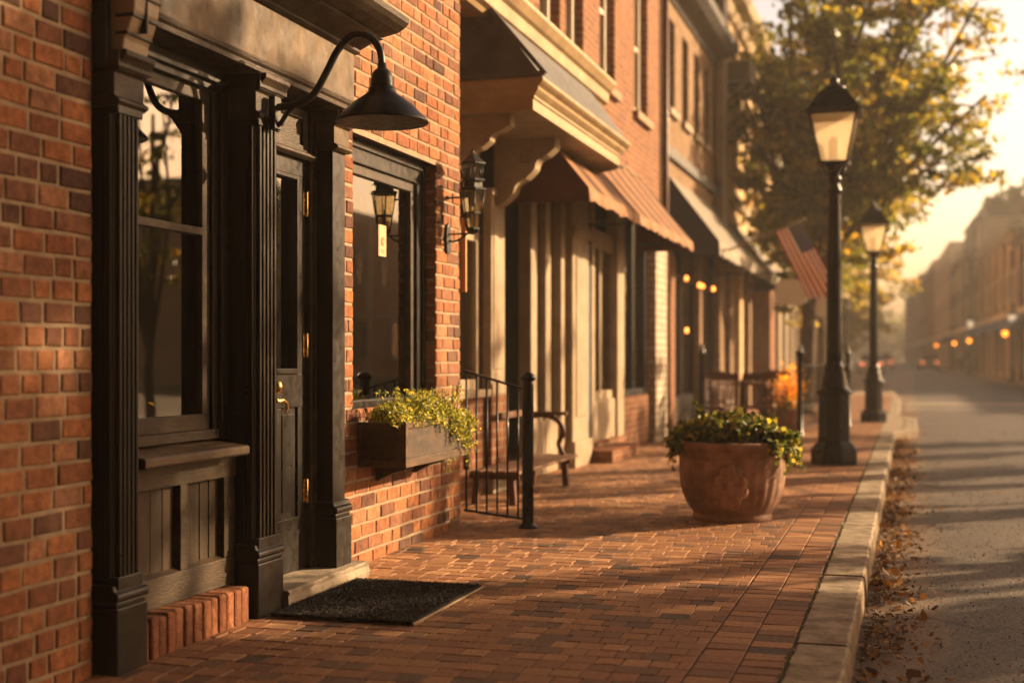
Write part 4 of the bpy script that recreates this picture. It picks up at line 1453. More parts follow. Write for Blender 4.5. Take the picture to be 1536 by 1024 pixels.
mb.obox((.40, 9.01, 3.56), (.80, 9.01, 3.08), .03, .03); mb.obox((0.0, 9.005, 3.085), (.80, 9.005, 3.085), .03, .03)
mb.build('roof_trim', m_slate, B)
# upper trim
mb = MB()
mb.prism([(-.02, 3.52), (.36, 3.52), (.38, 3.55), (.42, 3.57), (.43, 3.66), (.46, 3.68), (.50, 3.74), (.50, 3.77), (.44, 3.79), (-.02, 3.82)], 'y', 8.20, 12.75)
mb.build('upper_trim', m_gold, B, .003)
# scrolled corbels
def corbel(yc, reach, drop, wd):
    pr = [(0, 0)]
    N = 22
    for i in range(N + 1):
        t = i / N
        x_ = reach * (1 - t) ** .9 + .05 * t
        z_ = -.08 - drop * t ** 1.15
        wob = .022 * math.sin(t * 5 * PI)
        pr.append((x_ + wob + .01, z_ + abs(wob) * .6))
    pr.append((0, -.08 - drop - .02))
    pr.insert(1, (reach + .02, 0))
    mb = MB()
    mb.prism([(p, 2.86 + q) for p, q in pr], 'y', yc - wd / 2, yc + wd / 2)
    for s_ in (-1, 1):
        yy_ = yc + s_ * wd / 2
        sp = []
        for i in range(26):
            th = i / 25 * 3.2 * PI
            r_ = .075 * (1 - i / 30)
            sp.append((reach * .55 + r_ * math.cos(th), yy_, 2.82 - .12 + r_ * .9 * math.sin(th)))
        mb.tube(sp, .010, 6)
        sp = []
        for i in range(22):
            th = PI + i / 21 * 3 * PI
            r_ = .06 * (1 - i / 26)
            sp.append((.11 + r_ * math.cos(th), yy_, 2.82 - drop * .72 + r_ * math.sin(th)))
        mb.tube(sp, .009, 6)
    mb.build('corbel', m_cream, B)
corbel(9.3, .46, .30, .12)
corbel(10.44, .50, .44, .16)
# downpipe
o = MB().tube([(.06, 17.92, 0.0), (.06, 17.92, 7.1)], .05, 10).build('downpipe', m_redwood, B)

# ---------------------------------------------------------------- awnings
def awning(name, label, loc, reach, drop, val, L_, mt_, ms_, mv_, scal=True, stripes=None, group=None):
    """front edge hangs reach out and drop down from the wall line at loc"""
    r = empty(name, label, 'awning', loc, 0, group)
    mb = MB()
    th = .012
    ns = max(2, int(L_ / .34))
    for i in range(ns):
        a, b = L_ * i / ns, L_ * (i + 1) / ns
        sag = lambda t: -.02 * math.sin(PI * t)
        for k in range(6):
            t0, t1 = k / 6, (k + 1) / 6
            mi = 1 if (stripes and i % 2) else 0
            mb.quad((reach * t0, a, -drop * t0 + sag(t0)), (reach * t1, a, -drop * t1 + sag(t1)), (reach * t1, b, -drop * t1 + sag(t1)), (reach * t0, b, -drop * t0 + sag(t0)), mi)
            mb.quad((reach * t0, a, -drop * t0 + sag(t0) - th), (reach * t0, b, -drop * t0 + sag(t0) - th), (reach * t1, b, -drop * t1 + sag(t1) - th), (reach * t1, a, -drop * t1 + sag(t1) - th), mi)
    mb.build('canopy', [mt_, stripes or mt_], r)
    mb = MB()
    n_ = int(L_ / .05)
    for i in range(n_):
        a, b = L_ * i / n_, L_ * (i + 1) / n_
        f = lambda y: .022 * abs(math.sin(y * PI / .32)) if scal else 0
        wv = lambda y: .014 * math.sin(y * 9) + .008 * math.sin(y * 23)
        mb.quad((reach, a, -drop), (reach + .012 + wv(a), a, -drop - val + f(a)), (reach + .012 + wv(b), b, -drop - val + f(b)), (reach, b, -drop))
        mb.quad((reach - .01, a, -drop), (reach - .01, b, -drop), (reach + .002 + wv(b), b, -drop - val + f(b)), (reach + .002 + wv(a), a, -drop - val + f(a)))
    mb.build('valance', mv_, r)
    for yy_ in (0.0, L_):
        mb = MB()
        mb.prism([(0, -.02), (reach, -drop), (reach, -drop - val * .9), (0, -drop - val * .9)], 'y', yy_ - .004, yy_ + .004)
        mb.build('side_panel', ms_, r)
    mb = MB()
    mb.tube([(reach - .02, 0, -drop - .03), (reach - .02, L_, -drop - .03)], .014, 8)
    for yy_ in (.05, L_ / 2, L_ - .05):
        mb.tube([(.02, yy_, -drop - .03), (reach - .02, yy_, -drop - .03)], .012, 8)
    mb.build('frame', m_iron, r)
    return r
a1 = awning('shop_awning', 'faded rust red canvas awning with dark maroon side over the cream shopfront', (XB + .02, 10.75, 3.36), .68, .86, .12, 5.5, m_awtop, m_maroon, m_awtop, True, m_awstripe)
# cords and clips on the awning
mb = MB()
for i in range(9):
    y_ = .1 + i * .28
    t = .25 + .08 * i
    mb.tube(smooth([(.64 * t, y_, -.52 * t + .01), (.64 * t + .03, y_ + .08, -.52 * t + .02), (.64 * t + .05, y_ + .2, -.52 * (t + .06) + .015), (.66 * (t + .08), y_ + .28, -.52 * (t + .08) + .01)], 4), .008, 6)
mb.build('cord', m_gold, a1)
a2 = awning('shop_awning', 'pale grey striped awning with navy side over the patio cafe', (-3.34, 19.1, 3.72), .72, .96, .22, 10.8, m_pale, m_navy, m_pale, True, m_greyc)

# ---------------------------------------------------------------- building C (tan brick) and D (yellow)
def block(name, label, loc, rz, L_, Hh, wallm, fm, wins, shop, corn, sillm=None, back=7.0, roof=None, group=None, shopm=None, gl=None):
    r = empty(name, label, 'building', loc, rz, group)
    facade(r, 0, L_, 0, Hh, (wins if loc[1] < 50 else []) + shop, wallm, back=back)
    for h in wins:
        sashwin(r, *h, fm, sill=sillm or fm, gl=gl, cas=.13 if loc[1] > 50 else .08, dep=-.10 if loc[1] > 50 else .14)
    for h in shop:
        sashwin(r, *h, shopm or fm, gl=gl, cas=.09, bars=0)
    MB().box(-back, .0, 0, L_, Hh, Hh + .1).build('roof', roof or m_slate, r)
    if loc[1] > 50:
        for k_ in range(int(L_ / 4.5) + 1):
            a_ = min(L_ - .45, k_ * 4.5)
            MB().box(-.02, .22, a_, a_ + .45, 0, Hh - .3).build('pilaster', corn or fm, r)
        MB().box(-.02, .28, 0, L_, 3.05, 3.3).build('string_course', fm, r)
    if corn:
        z = Hh
        MB().prism([(-.1, z - .32), (.06, z - .32), (.08, z - .2), (.16, z - .16), (.20, z - .04), (.30, z), (.30, z + .09), (-.1, z + .12)], 'y', -.05, L_ + .05).build('cornice', corn, r)
    return r
C = empty('tan_brick_building', 'two storey tan brick building with dark bracketed eave above the navy awning', 'building', (-3.34, 17.97, 0))
hs = [(1.0, 1.75, 4.72, 6.0), (2.55, 3.2, 4.72, 6.0), (3.85, 4.45, 4.72, 6.0), (5.0, 5.5, 4.72, 6.0)]
hs = [(1.0, 1.6, 4.68, 6.0), (2.25, 2.85, 4.68, 6.0), (3.4, 4.0, 4.68, 6.0), (4.5, 5.05, 4.68, 6.0)]
facade(C, 0, 5.6, 3.0, 6.45, hs, m_brickC)
for h in hs:
    sashwin(C, *h, m_white, sill=m_cream, cas=.08)
MB().prism([(-5, 6.25), (.04, 6.25), (.07, 6.32), (.30, 6.38), (.42, 6.46), (.45, 6.56), (.42, 6.6), (-5, 6.62)], 'y', -.05, 5.75).build('eave', m_slate, C)
MB().box(-.02, .07, 0, 5.6, 3.95, 4.10).build('string_course', m_slate, C)
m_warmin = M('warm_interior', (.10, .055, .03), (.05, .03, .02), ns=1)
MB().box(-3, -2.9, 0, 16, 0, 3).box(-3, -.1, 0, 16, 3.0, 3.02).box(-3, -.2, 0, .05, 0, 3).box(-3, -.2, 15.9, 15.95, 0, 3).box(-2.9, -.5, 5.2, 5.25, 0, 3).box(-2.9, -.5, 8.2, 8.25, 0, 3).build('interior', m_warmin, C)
for (a, b, m, x1) in ((.95, 1.35, m_brickB, .05), (3.9, 4.2, m_brickC, .02), (6.2, 6.75, m_brickC, .04), (7.5, 7.95, m_brickC, .06), (9.0, 9.5, m_brickD, .06), (10.6, 11.0, m_brickC, .06), (12.2, 13.3, m_brickB, .34), (14.5, 15.6, m_brickD, .1)):
    MB().box(-.25, x1, a, b, -.01, 3.0).build('pier', m, C, .004)
for (a, b) in ((0.0, .95), (1.35, 2.6), (2.7, 3.9), (4.2, 6.2), (6.75, 7.5), (7.95, 9.0), (9.5, 10.6), (11.0, 12.2), (13.3, 14.5)):
    mb = MB()
    mb.box(-.16, -.08, a, a + .06, .1, 2.9); mb.box(-.16, -.08, b - .06, b, .1, 2.9); mb.box(-.16, -.08, a + .06, b - .06, .1, .5); mb.box(-.16, -.08, a + .06, b - .06, 2.3, 2.36)
    wC = mb.build('window', m_iron, C)
    MB().box(-.13, -.12, a + .05, b - .05, .5, 2.9).build('pane', m_glass, wC)
MB().box(-.2, .02, 0, 16, 2.9, 3.04).build('shop_beam', m_worn, C)

Dd = empty('yellow_brick_building', 'yellow brick building with tall windows half hidden by the big tree', 'building', (-3.30, 23.6, 0))
hs = [(.9, 1.6, 4.6, 6.6), (2.5, 3.2, 4.6, 6.6), (4.1, 4.8, 4.6, 6.6), (5.8, 6.5, 4.6, 6.6), (7.6, 8.3, 4.6, 6.6)]
facade(Dd, 0, 10.4, 3.05, 8.0, hs, m_brickD)
for h in hs:
    sashwin(Dd, *h, m_cream, sill=m_cream, cas=.09)
MB().box(-.05, .14, .0, .6, 3.1, 7.9).build('corner_pilaster', m_cream, Dd, .01)
MB().prism([(-.1, 7.5), (.06, 7.5), (.12, 7.7), (.3, 7.8), (.36, 8.0), (-.1, 8.05)], 'y', -.05, 10.5).build('cornice', m_gold, Dd)
MB().box(-5, 0, 0, 10.4, 8.0, 8.1).build('roof', m_slate, Dd)
MB().box(-.02, .12, 0, 10.4, 4.0, 4.2).build('string_course', m_gold, Dd)

ac = empty('air_conditioner', 'boxy air conditioner on a wall shelf high on the yellow building', 'air conditioner', (-3.28, 24.3, 6.02))
MB().box(.02, .52, 0, .7, .04, .44).build('casing', m_acm, ac, .01)
mb = MB()
for i in range(9):
    mb.box(.06, .48, -.012, -.002, .08 + i * .038, .10 + i * .038)
mb.build('grille', m_iron, ac)
mb = MB(); mb.box(0, .56, -.03, .73, 0, .035); mb.obox((0, .05, -.35), (.5, .05, .0), .03, .03); mb.obox((0, .65, -.35), (.5, .65, .0), .03, .03); mb.build('shelf', m_iron, ac)

# string of warm bulbs in the cafe
for (x_, y_, z_) in ((-3.22, 19.9, 2.28), (-3.15, 20.7, 2.22), (-3.2, 21.4, 2.24), (-3.1, 21.9, 2.22), (-3.2, 19.8, 1.5)):
    bb = empty('hanging_bulb', 'small warm glowing bulb hanging under the patio cafe awning', 'light bulb', (x_, y_, z_), 0, 'warm bulbs under the cafe awning')
    MB().lathe([(.001, -.05), (.022, -.035), (.03, -.01), (.02, .02), (.012, .035)], 0, 0, 12).build('globe', m_warmb, bb)
    MB().tube([(0, 0, .03), (0, 0, .75)], .004, 5).build('cord', m_iron, bb)

# patio furniture
def chair(loc, rz, label):
    r = empty('patio_chair', label, 'chair', loc, rz, 'dark wooden cafe chairs on the patio')
    MB().box(-.21, .21, -.2, .2, .40, .435).build('seat', m_redwood, r, .01)
    for sx_ in (-1, 1):
        MB().obox((sx_ * .18, .17, 0), (sx_ * .18, .17, .40), .035, .035).build('leg', m_redwood, r)
        MB().obox((sx_ * .18, -.2, 0), (sx_ * .19, -.24, .86), .035, .035).build('leg', m_redwood, r)
    mb = MB()
    for k in range(5):
        mb.obox((-.13 + k * .065, -.205, .45), (-.13 + k * .065, -.235, .82), .035, .012)
    mb.box(-.19, .19, -.25, -.222, .78, .88)
    mb.build('backrest', m_redwood, r)
    return r
ch = chair((-2.5, 17.9, 0), R(160), 'dark wooden patio chair nearest to the viewer beside the brick wall')
dup(ch, (-1.98, 18.3, 0), R(190), 'dark wooden patio chair in the middle behind the terracotta pot')
dup(ch, (-2.75, 20.2, 0), R(-20), 'dark wooden patio chair beyond the first cafe table against the windows')
dup(ch, (-2.0, 20.4, 0), R(10), 'dark wooden patio chair next to the orange flowers')
dup(ch, (-1.5, 21.6, 0), R(95), 'dark wooden patio chair behind the iron fence')
dup(ch, (-2.2, 22.9, 0), R(20), 'dark wooden patio chair at the far end of the cafe patio')
def table(loc, label):
    r = empty('patio_table', label, 'table', loc, 0, 'cafe tables on the patio')
    MB().box(-.36, .36, -.36, .36, .70, .735).build('tabletop', m_redwood, r, .01)
    MB().tube([(0, 0, .02), (0, 0, .70)], .035, 10).box(-.25, .25, -.03, .03, 0, .03).box(-.03, .03, -.25, .25, 0, .031).build('pedestal', m_iron, r)
    return r
tb = table((-2.3, 19.2, 0), 'square cafe table between the wooden chairs nearest the brick pier')
dup(tb, (-2.25, 21.8, 0), 0, 'square cafe table further back behind the orange flowers')
for (x_, y_, z_, lb) in ((-2.2, 19.05, .735, 'pale napkin holder with cups on the nearer cafe table'), (-2.35, 21.7, .735, 'pale napkin holder on the farther cafe table')):
    o = MB().box(-.08, .08, -.05, .05, 0, .09).lathe([(.03, 0), (.035, .10), (.03, .10)], .16, .05, 12).build('table_setting', m_white, None, .005, (x_, y_, z_))
    tag(o, lb, 'tableware')
of = empty('orange_flowers', 'pot of bright orange flowers on the cafe patio beside the brick pier', 'flowers', (-1.72, 19.9, 0))
MB().lathe([(.14, 0), (.19, .3), (.21, .32), (.19, .33)], 0, 0, 20).build('pot', m_terra, of)
pp = RNG.normal(size=(500, 3)) * (.12, .12, .13) + (0, 0, .62)
leaves('blossoms', pp, .06, m_orgf, of)
m_dleaf = Mleaf('dark_leaf', [(0, (.02, .035, .012)), (1, (.07, .09, .02))], .35)
pp = RNG.normal(size=(400, 3)) * (.13, .13, .12) + (0, 0, .42)
leaves('foliage', pp, .06, m_dleaf, of)

# iron patio fence
fc = empty('patio_fence', 'black iron fence with posts round the cafe patio behind the first street lamp', 'fence', (0, 0, 0))
pts = [(-1.46, 18.7), (-.95, 21.6), (-1.35, 24.5), (-1.5, 27.5)]
for (x_, y_) in pts[:3] + [(-2.72, 18.1)]:
    MB().lathe([(.06, 0), (.06, .02), (.042, .04), (.04, 1.12), (.052, 1.14), (.052, 1.17), (.02, 1.2), (.035, 1.24), (.001, 1.27)], x_, y_, 12).build('post', m_iron, fc)
for a, b in zip(pts, pts[1:]):
    mb = MB()
    for z in (.14, .42, .98):
        mb.obox((*a, z), (*b, z), .025, .02)
    n_ = int(math.dist(a, b) / .11)
    for i in range(1, n_):
        t = i / n_
        mb.tube([(a[0] + (b[0] - a[0]) * t, a[1] + (b[1] - a[1]) * t, .14), (a[0] + (b[0] - a[0]) * t, a[1] + (b[1] - a[1]) * t, 1.0)], .007, 5, cap=False)
    mb.build('railing_panel', m_iron, fc)

# ---------------------------------------------------------------- flag
fg = empty('american_flag', 'american flag with stars and stripes on a slanted pole over the pavement', 'flag', (-2.60, 20.2, 2.72))
m_fr = M('flag_red', (.50, .05, .04), (.42, .04, .035), rough=.8); m_fw = M('flag_white', (.92, .88, .8), (.85, .8, .72), rough=.8); m_fb = M('flag_blue', (.03, .04, .12), rough=.8)
pole0, pole1 = Vector((0, 0, 0)), Vector((1.06, .0, .40))
MB().tube([tuple(pole0 - Vector((.03, 0, .012))), tuple(pole1)], .016, 8).lathe([(.001, .38), (.03, .41), (.001, .44)], 1.08, .0, 10).build('pole', m_gold, fg)
# cloth hangs from the pole and drifts outwards
mb = MB()
hoist0, hoist1 = pole0.lerp(pole1, .62), pole0.lerp(pole1, .98)
NU, NV = 26, 26
fly = Vector((.52, .10, -1.0))
def fp(u, v, off=0.0):
    p = hoist1.lerp(hoist0, v) + fly * u
    wv = .05 * math.sin(u * 7 + v * 3) * (.3 + u) + .03 * math.sin(v * 9 + u * 2) * u
    return Vector((p.x + .04 * u * math.sin(v * 5), p.y + wv + off, p.z - .04 * math.sin(v * PI) * u))
for k in range(NU):
    for j in range(NV):
        u0, u1, v0, v1 = k / NU, (k + 1) / NU, j / NV, (j + 1) / NV
        st = int((j + .5) / NV * 13)
        mi = 2 if (u1 <= .4 and st < 7) else (0 if st % 2 == 0 else 1)
        mb.quad(tuple(fp(u0, v0)), tuple(fp(u1, v0)), tuple(fp(u1, v1)), tuple(fp(u0, v1)), mi)
mb.build('cloth', [m_fr, m_fw, m_fb], fg)
mb = MB()
for rr_ in range(9):
    for cc in range(6 if rr_ % 2 == 0 else 5):
        uu = (.035 + .066 * cc + (.033 if rr_ % 2 else 0)) * .96
        vv = .04 + rr_ * .057
        for off in (-.006, .006):
            c0 = fp(uu, vv, off)
            eu = (fp(uu + .01, vv, off) - c0).normalized(); ev = (fp(uu, vv + .01, off) - c0).normalized()
            n_ = len(mb.v)
            for s_ in range(10):
                r_ = .011 if s_ % 2 == 0 else .005
                th = s_ * PI / 5
                mb.v.append(tuple(c0 + eu * r_ * math.cos(th) + ev * r_ * math.sin(th)))
            mb.face(tuple(range(n_, n_ + 10)))
mb.build('stars', m_fw, fg)

# ---------------------------------------------------------------- hanging signs
def osign(loc, w_, h_, label):
    r = empty('hanging_sign', label, 'sign', loc, 0)
    mb = MB()
    n_ = len(mb.v); N = 28
    for y_ in (-.02, .02):
        for i in range(N):
            th = 2 * PI * i / N
            cx_, cz_ = math.cos(th), math.sin(th)
            mb.v.append((w_ / 2 * math.copysign(abs(cx_) ** .55, cx_), y_, h_ / 2 * math.copysign(abs(cz_) ** .55, cz_)))
    mb.face(tuple(range(N - 1, -1, -1))); mb.face(tuple(range(N, 2 * N)))
    for i in range(N):
        mb.face((i, (i + 1) % N, N + (i + 1) % N, N + i))
    mb.build('board', m_signw, r)
    mb = MB()
    mb.tube([(-1.35, 0, h_ / 2 + .12), (w_ / 2, 0, h_ / 2 + .12)], .015, 8)
    mb.tube([(-w_ / 3, 0, h_ / 2 - .03), (-w_ / 3, 0, h_ / 2 + .12)], .006, 6); mb.tube([(w_ / 3, 0, h_ / 2 - .03), (w_ / 3, 0, h_ / 2 + .12)], .006, 6)
    mb.build('bracket', m_iron, r)
osign((-2.02, 24.0, 2.24), .56, .46, 'larger pale rounded sign hanging below the flag')
osign((-1.70, 26.2, 2.12), .40, .50, 'smaller pale sign half hidden behind the first lamp post')

# ---------------------------------------------------------------- left side beyond the cafe
def rows(L_, z0, z1, n_, w_, m0=.7):
    g_ = (L_ - 2 * m0 - w_) / max(1, n_ - 1)
    return [(m0 + i * g_, m0 + i * g_ + w_, z0, z1) for i in range(n_)]
def lang(y0): return math.atan2(-(KLx(y0) - KLx(y0 + 15)), -15)
def leftblock(name, label, y0, y1, Hh, wallm, fm, nst, n_, corn, off=3.1, shopm=None):
    x0, x1 = KLx(y0) - off, KLx(y1) - off
    rz = math.atan2(-(x1 - x0), y1 - y0)
    L_ = math.dist((x0, y0), (x1, y1))
    wins = []
    for s_ in range(1, nst):
        z = 3.4 + (s_ - 1) * 2.8
        wins += rows(L_, z + .5, z + 2.1, n_, .9)
    return block(name, label, (x0, y0, 0), rz, L_, Hh, wallm, fm, wins, rows(L_, .3, 2.6, max(2, n_ - 1), 1.7), corn, shopm=shopm)
leftblock('cream_shop_building', 'pale cream building seen under the tree beyond the patio', 34.2, 46, 6.4, m_cream, m_white, 2, 5, m_white, shopm=m_redwood)
leftblock('red_brick_building', 'red brick building beyond the pale cream one on the left', 46, 62, 7.0, m_brickB, m_white, 2, 6, m_white)
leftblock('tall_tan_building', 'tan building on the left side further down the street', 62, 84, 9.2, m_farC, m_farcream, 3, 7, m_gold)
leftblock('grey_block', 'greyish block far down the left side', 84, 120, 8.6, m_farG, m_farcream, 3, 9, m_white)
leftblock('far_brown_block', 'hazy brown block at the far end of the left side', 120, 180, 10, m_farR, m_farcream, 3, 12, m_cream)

# ---------------------------------------------------------------- right side of the street
def rightblock(name, label, y0, y1, Hh, wallm, fm, nst, n_, corn, roof=None):
    x0, x1 = BLx(y1), BLx(y0)                    # local y runs towards the viewer
    rz = math.atan2(-(x1 - x0), -(y1 - y0)) 
    L_ = math.dist((x0, y1), (x1, y0))
    wins = []
    for s_ in range(1, nst):
        z = 3.3 + (s_ - 1) * 2.7
        wins += rows(L_, z + .5, z + 2.0, n_, .9)
    return block(name, label, (x0, y1, 0), rz, L_, Hh, wallm, fm, wins, rows(L_, .3, 2.5, max(2, n_ - 1), 1.5), corn, roof=roof, back=9)
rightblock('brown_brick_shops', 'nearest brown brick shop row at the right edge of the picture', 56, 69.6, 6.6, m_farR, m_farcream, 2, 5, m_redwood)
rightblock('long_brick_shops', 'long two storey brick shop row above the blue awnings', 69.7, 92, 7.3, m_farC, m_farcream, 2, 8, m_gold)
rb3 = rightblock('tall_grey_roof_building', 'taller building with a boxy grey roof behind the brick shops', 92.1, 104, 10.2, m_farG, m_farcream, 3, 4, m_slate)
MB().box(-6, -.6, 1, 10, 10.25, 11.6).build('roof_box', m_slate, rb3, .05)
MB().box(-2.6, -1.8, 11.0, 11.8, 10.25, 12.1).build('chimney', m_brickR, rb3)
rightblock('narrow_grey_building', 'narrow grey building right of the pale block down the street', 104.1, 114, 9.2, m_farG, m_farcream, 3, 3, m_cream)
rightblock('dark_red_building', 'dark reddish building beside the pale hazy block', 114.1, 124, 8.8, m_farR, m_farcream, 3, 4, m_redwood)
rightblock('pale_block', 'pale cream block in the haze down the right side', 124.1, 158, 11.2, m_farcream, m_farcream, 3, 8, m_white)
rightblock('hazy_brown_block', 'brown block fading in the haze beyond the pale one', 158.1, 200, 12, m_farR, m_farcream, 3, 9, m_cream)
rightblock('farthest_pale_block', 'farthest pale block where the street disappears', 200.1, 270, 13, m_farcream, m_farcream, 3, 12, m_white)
def rpos(y, out): return (BLx(y) - out, y)
for i, (y_, L_, lb) in enumerate(((58, 5.5, 'blue awning cut by the right edge of the picture'), (65, 5.5, 'second blue awning from the right edge'), (73, 7, 'third blue awning from the right edge beside the pale lamp'), (84, 6, 'small blue awning far along the brick shop row'), (116, 8, 'hazy blue awning by the parked dark car'))):
    x_, _ = rpos(y_ + L_, .0)
    a_ = empty('blue_awning', lb, 'awning', (x_, y_ + L_, 3.15), PI + .02, 'blue awnings on the right side')
    MB().prism([(0, 0), (1.25, -.75), (1.25, -.95), (1.23, -.95), (1.22, -.77), (0, -.04)], 'y', 0, L_).build('canopy', m_bluec, a_)
    MB().prism([(0.01, -.05), (1.2, -.77), (1.2, -.80), (0.01, -.80)], 'y', -.003, .004).build('side_panel', m_bluec, a_)
    MB().prism([(0.01, -.05), (1.2, -.77), (1.2, -.80), (0.01, -.80)], 'y', L_ - .004, L_ + .003).build('side_panel', m_bluec, a_)
for y_, z_, lb in ((64, 2.15, 'bright orange globe lamp at the right edge under the blue awning'), (88, 2.1, 'bright orange globe lamp halfway along the right side'), (104, 2.1, 'dimmer orange globe lamp left of the bright one'), (135, 2.2, 'faint orange lamp far down the right side')):
    x_, _ = rpos(y_, .9)
    o_ = empty('globe_lamp', lb, 'wall lamp', (x_, y_, z_), 0, 'orange globe lamps on the right side')
    MB().lathe([(.001, -.13), (.09, -.10), (.13, 0), (.09, .10), (.03, .13)], 0, 0, 16).build('globe', m_orange, o_)
    MB().tube([(0, 0, .12), (.0, 0, .3), (.9, 0, .3)], .02, 6).build('bracket', m_iron, o_)

# ---------------------------------------------------------------- cars
def car(loc, rz, label, paint):
    r = empty('parked_car', label, 'car', loc, rz)
    body = [(-2.15, .35), (-2.2, .62), (-2.1, .86), (-1.5, .93), (-1.0, 1.0), (1.2, .98), (2.0, .86), (2.2, .7), (2.22, .4), (2.0, .25), (-2.0, .25)]
    mb = MB(); mb.prism([(p, q) for p, q in body], 'x', -.86, .86); mb.build('body', paint, r, .06)
    cab = [(-1.75, .9), (-1.2, 1.36), (-.9, 1.44), (.5, 1.44), (1.25, .95)]
    MB().prism(cab, 'x', -.72, .72).build('cabin', m_dglass, r, .05)
    MB().box(-.66, .66, -1.15, .55, 1.43, 1.47).build('roof', paint, r, .02)
    for sx_ in (-1, 1):
        for y_ in (-1.35, 1.4):
            w_ = MB()
            w_.lathe([(.33, -.11), (.345, -.08), (.345, .08), (.33, .11)], 0, 0, 20)
            w_.v = [(sx_ * .78 + z, y_ + x, .335 + y2) for x, y2, z in w_.v]
            wo_ = w_.build('wheel', m_rubber, r)
            h_ = MB(); h_.lathe([(.2, -.115), (.2, .115)], 0, 0, 14); h_.v = [(sx_ * .78 + z, y_ + x, .335 + y2) for x, y2, z in h_.v]
            h_.build('rim', m_acm, wo_)
        MB().box(sx_ * .62 - .14, sx_ * .62 + .14, -2.23, -2.12, .66, .80).build('tail_light', m_tail, r)
        MB().box(sx_ * .62 - .14, sx_ * .62 + .14, 2.14, 2.235, .60, .72).build('headlight', m_bulb, r)
    return r
car((-2.55, 138, -.13), .03, 'white car with glowing tail lamp far down the left side', m_carw)
car((1.6, 128, -.13), .02, 'dark grey car parked far down by the right kerb', m_card)
car((-2.75, 100, -.13), .03, 'pale car parked behind the second lamp post', m_carw)

# ---------------------------------------------------------------- two pedestrians far away
def person(loc, rz, label, cloth, legs, stride=.22):
    def skin(name, pts, edges, rad, mat, parent=None):
        me = bpy.data.meshes.new(name)
        me.from_pydata(pts, edges, [])
        o = bpy.data.objects.new(name, me); COL.objects.link(o)
        o.modifiers.new('skin', 'SKIN')
        for i, r_ in enumerate(rad):
            me.skin_vertices[0].data[i].radius = (r_, r_)
        me.skin_vertices[0].data[0].use_root = True
        s_ = o.modifiers.new('sub', 'SUBSURF'); s_.levels = s_.render_levels = 1
        me.materials.append(mat)
        if parent: o.parent = parent
        return o
    P_ = [(0, 0, .95), (0, 0, 1.15), (0, 0, 1.38), (0, 0, 1.50), (0, .01, 1.60), (0, .01, 1.70),
          (.17, 0, 1.40), (.22, .05, 1.12), (.23, .14, .88), (-.17, 0, 1.40), (-.22, -.05, 1.12), (-.23, -.02, .86),
          (.09, 0, .88), (.09, stride * .6, .5), (.09, stride, .08), (.09, stride + .14, .04),
          (-.09, 0, .88), (-.09, -stride * .3, .5), (-.09, -stride, .10), (-.09, -stride + .12, .04)]
    E_ = [(0, 1), (1, 2), (2, 3), (3, 4), (4, 5), (2, 6), (6, 7), (7, 8), (2, 9), (9, 10), (10, 11), (0, 12), (12, 13), (13, 14), (14, 15), (0, 16), (16, 17), (17, 18), (18, 19)]
    Rr = [.15, .14, .15, .06, .085, .09, .07, .05, .035, .07, .05, .035, .09, .065, .045, .04, .09, .065, .045, .04]
    o = skin('person', P_, E_, Rr, M('skin_' + label[:4], (.45, .28, .2)))
    o.location = loc; o.rotation_euler = (0, 0, rz)
    tag(o, label, 'person', 'pedestrians on the far pavement')
    skin('jacket', [(0, 0, .93), (0, 0, 1.15), (0, 0, 1.40), (.18, 0, 1.40), (.225, .05, 1.12), (.235, .13, .92), (-.18, 0, 1.40), (-.225, -.05, 1.12), (-.235, -.02, .92)], [(0, 1), (1, 2), (2, 3), (3, 4), (4, 5), (2, 6), (6, 7), (7, 8)], [.18, .17, .175, .085, .065, .05, .085, .065, .05], cloth, o)
    skin('trousers', [(0, 0, .93), (.09, 0, .86), (.09, stride * .6, .5), (.09, stride, .12), (-.09, 0, .86), (-.09, -stride * .3, .5), (-.09, -stride, .14)], [(0, 1), (1, 2), (2, 3), (0, 4), (4, 5), (5, 6)], [.165, .105, .08, .06, .105, .08, .06], legs, o)
    skin('hair', [(0, -.01, 1.68), (0, -.02, 1.74)], [(0, 1)], [.105, .08], m_bark, o)
m_cd = M('dark_coat', (.03, .03, .035), rough=.9)
person((BLx(96) - .5, 96, 0), 2.9, 'person in a dark coat walking by the shops on the right', m_cd, m_card)
person((BLx(103) - .45, 103, 0), -.2, 'person in pale jacket and dark trousers farther along the right shops', m_acm, m_cd)

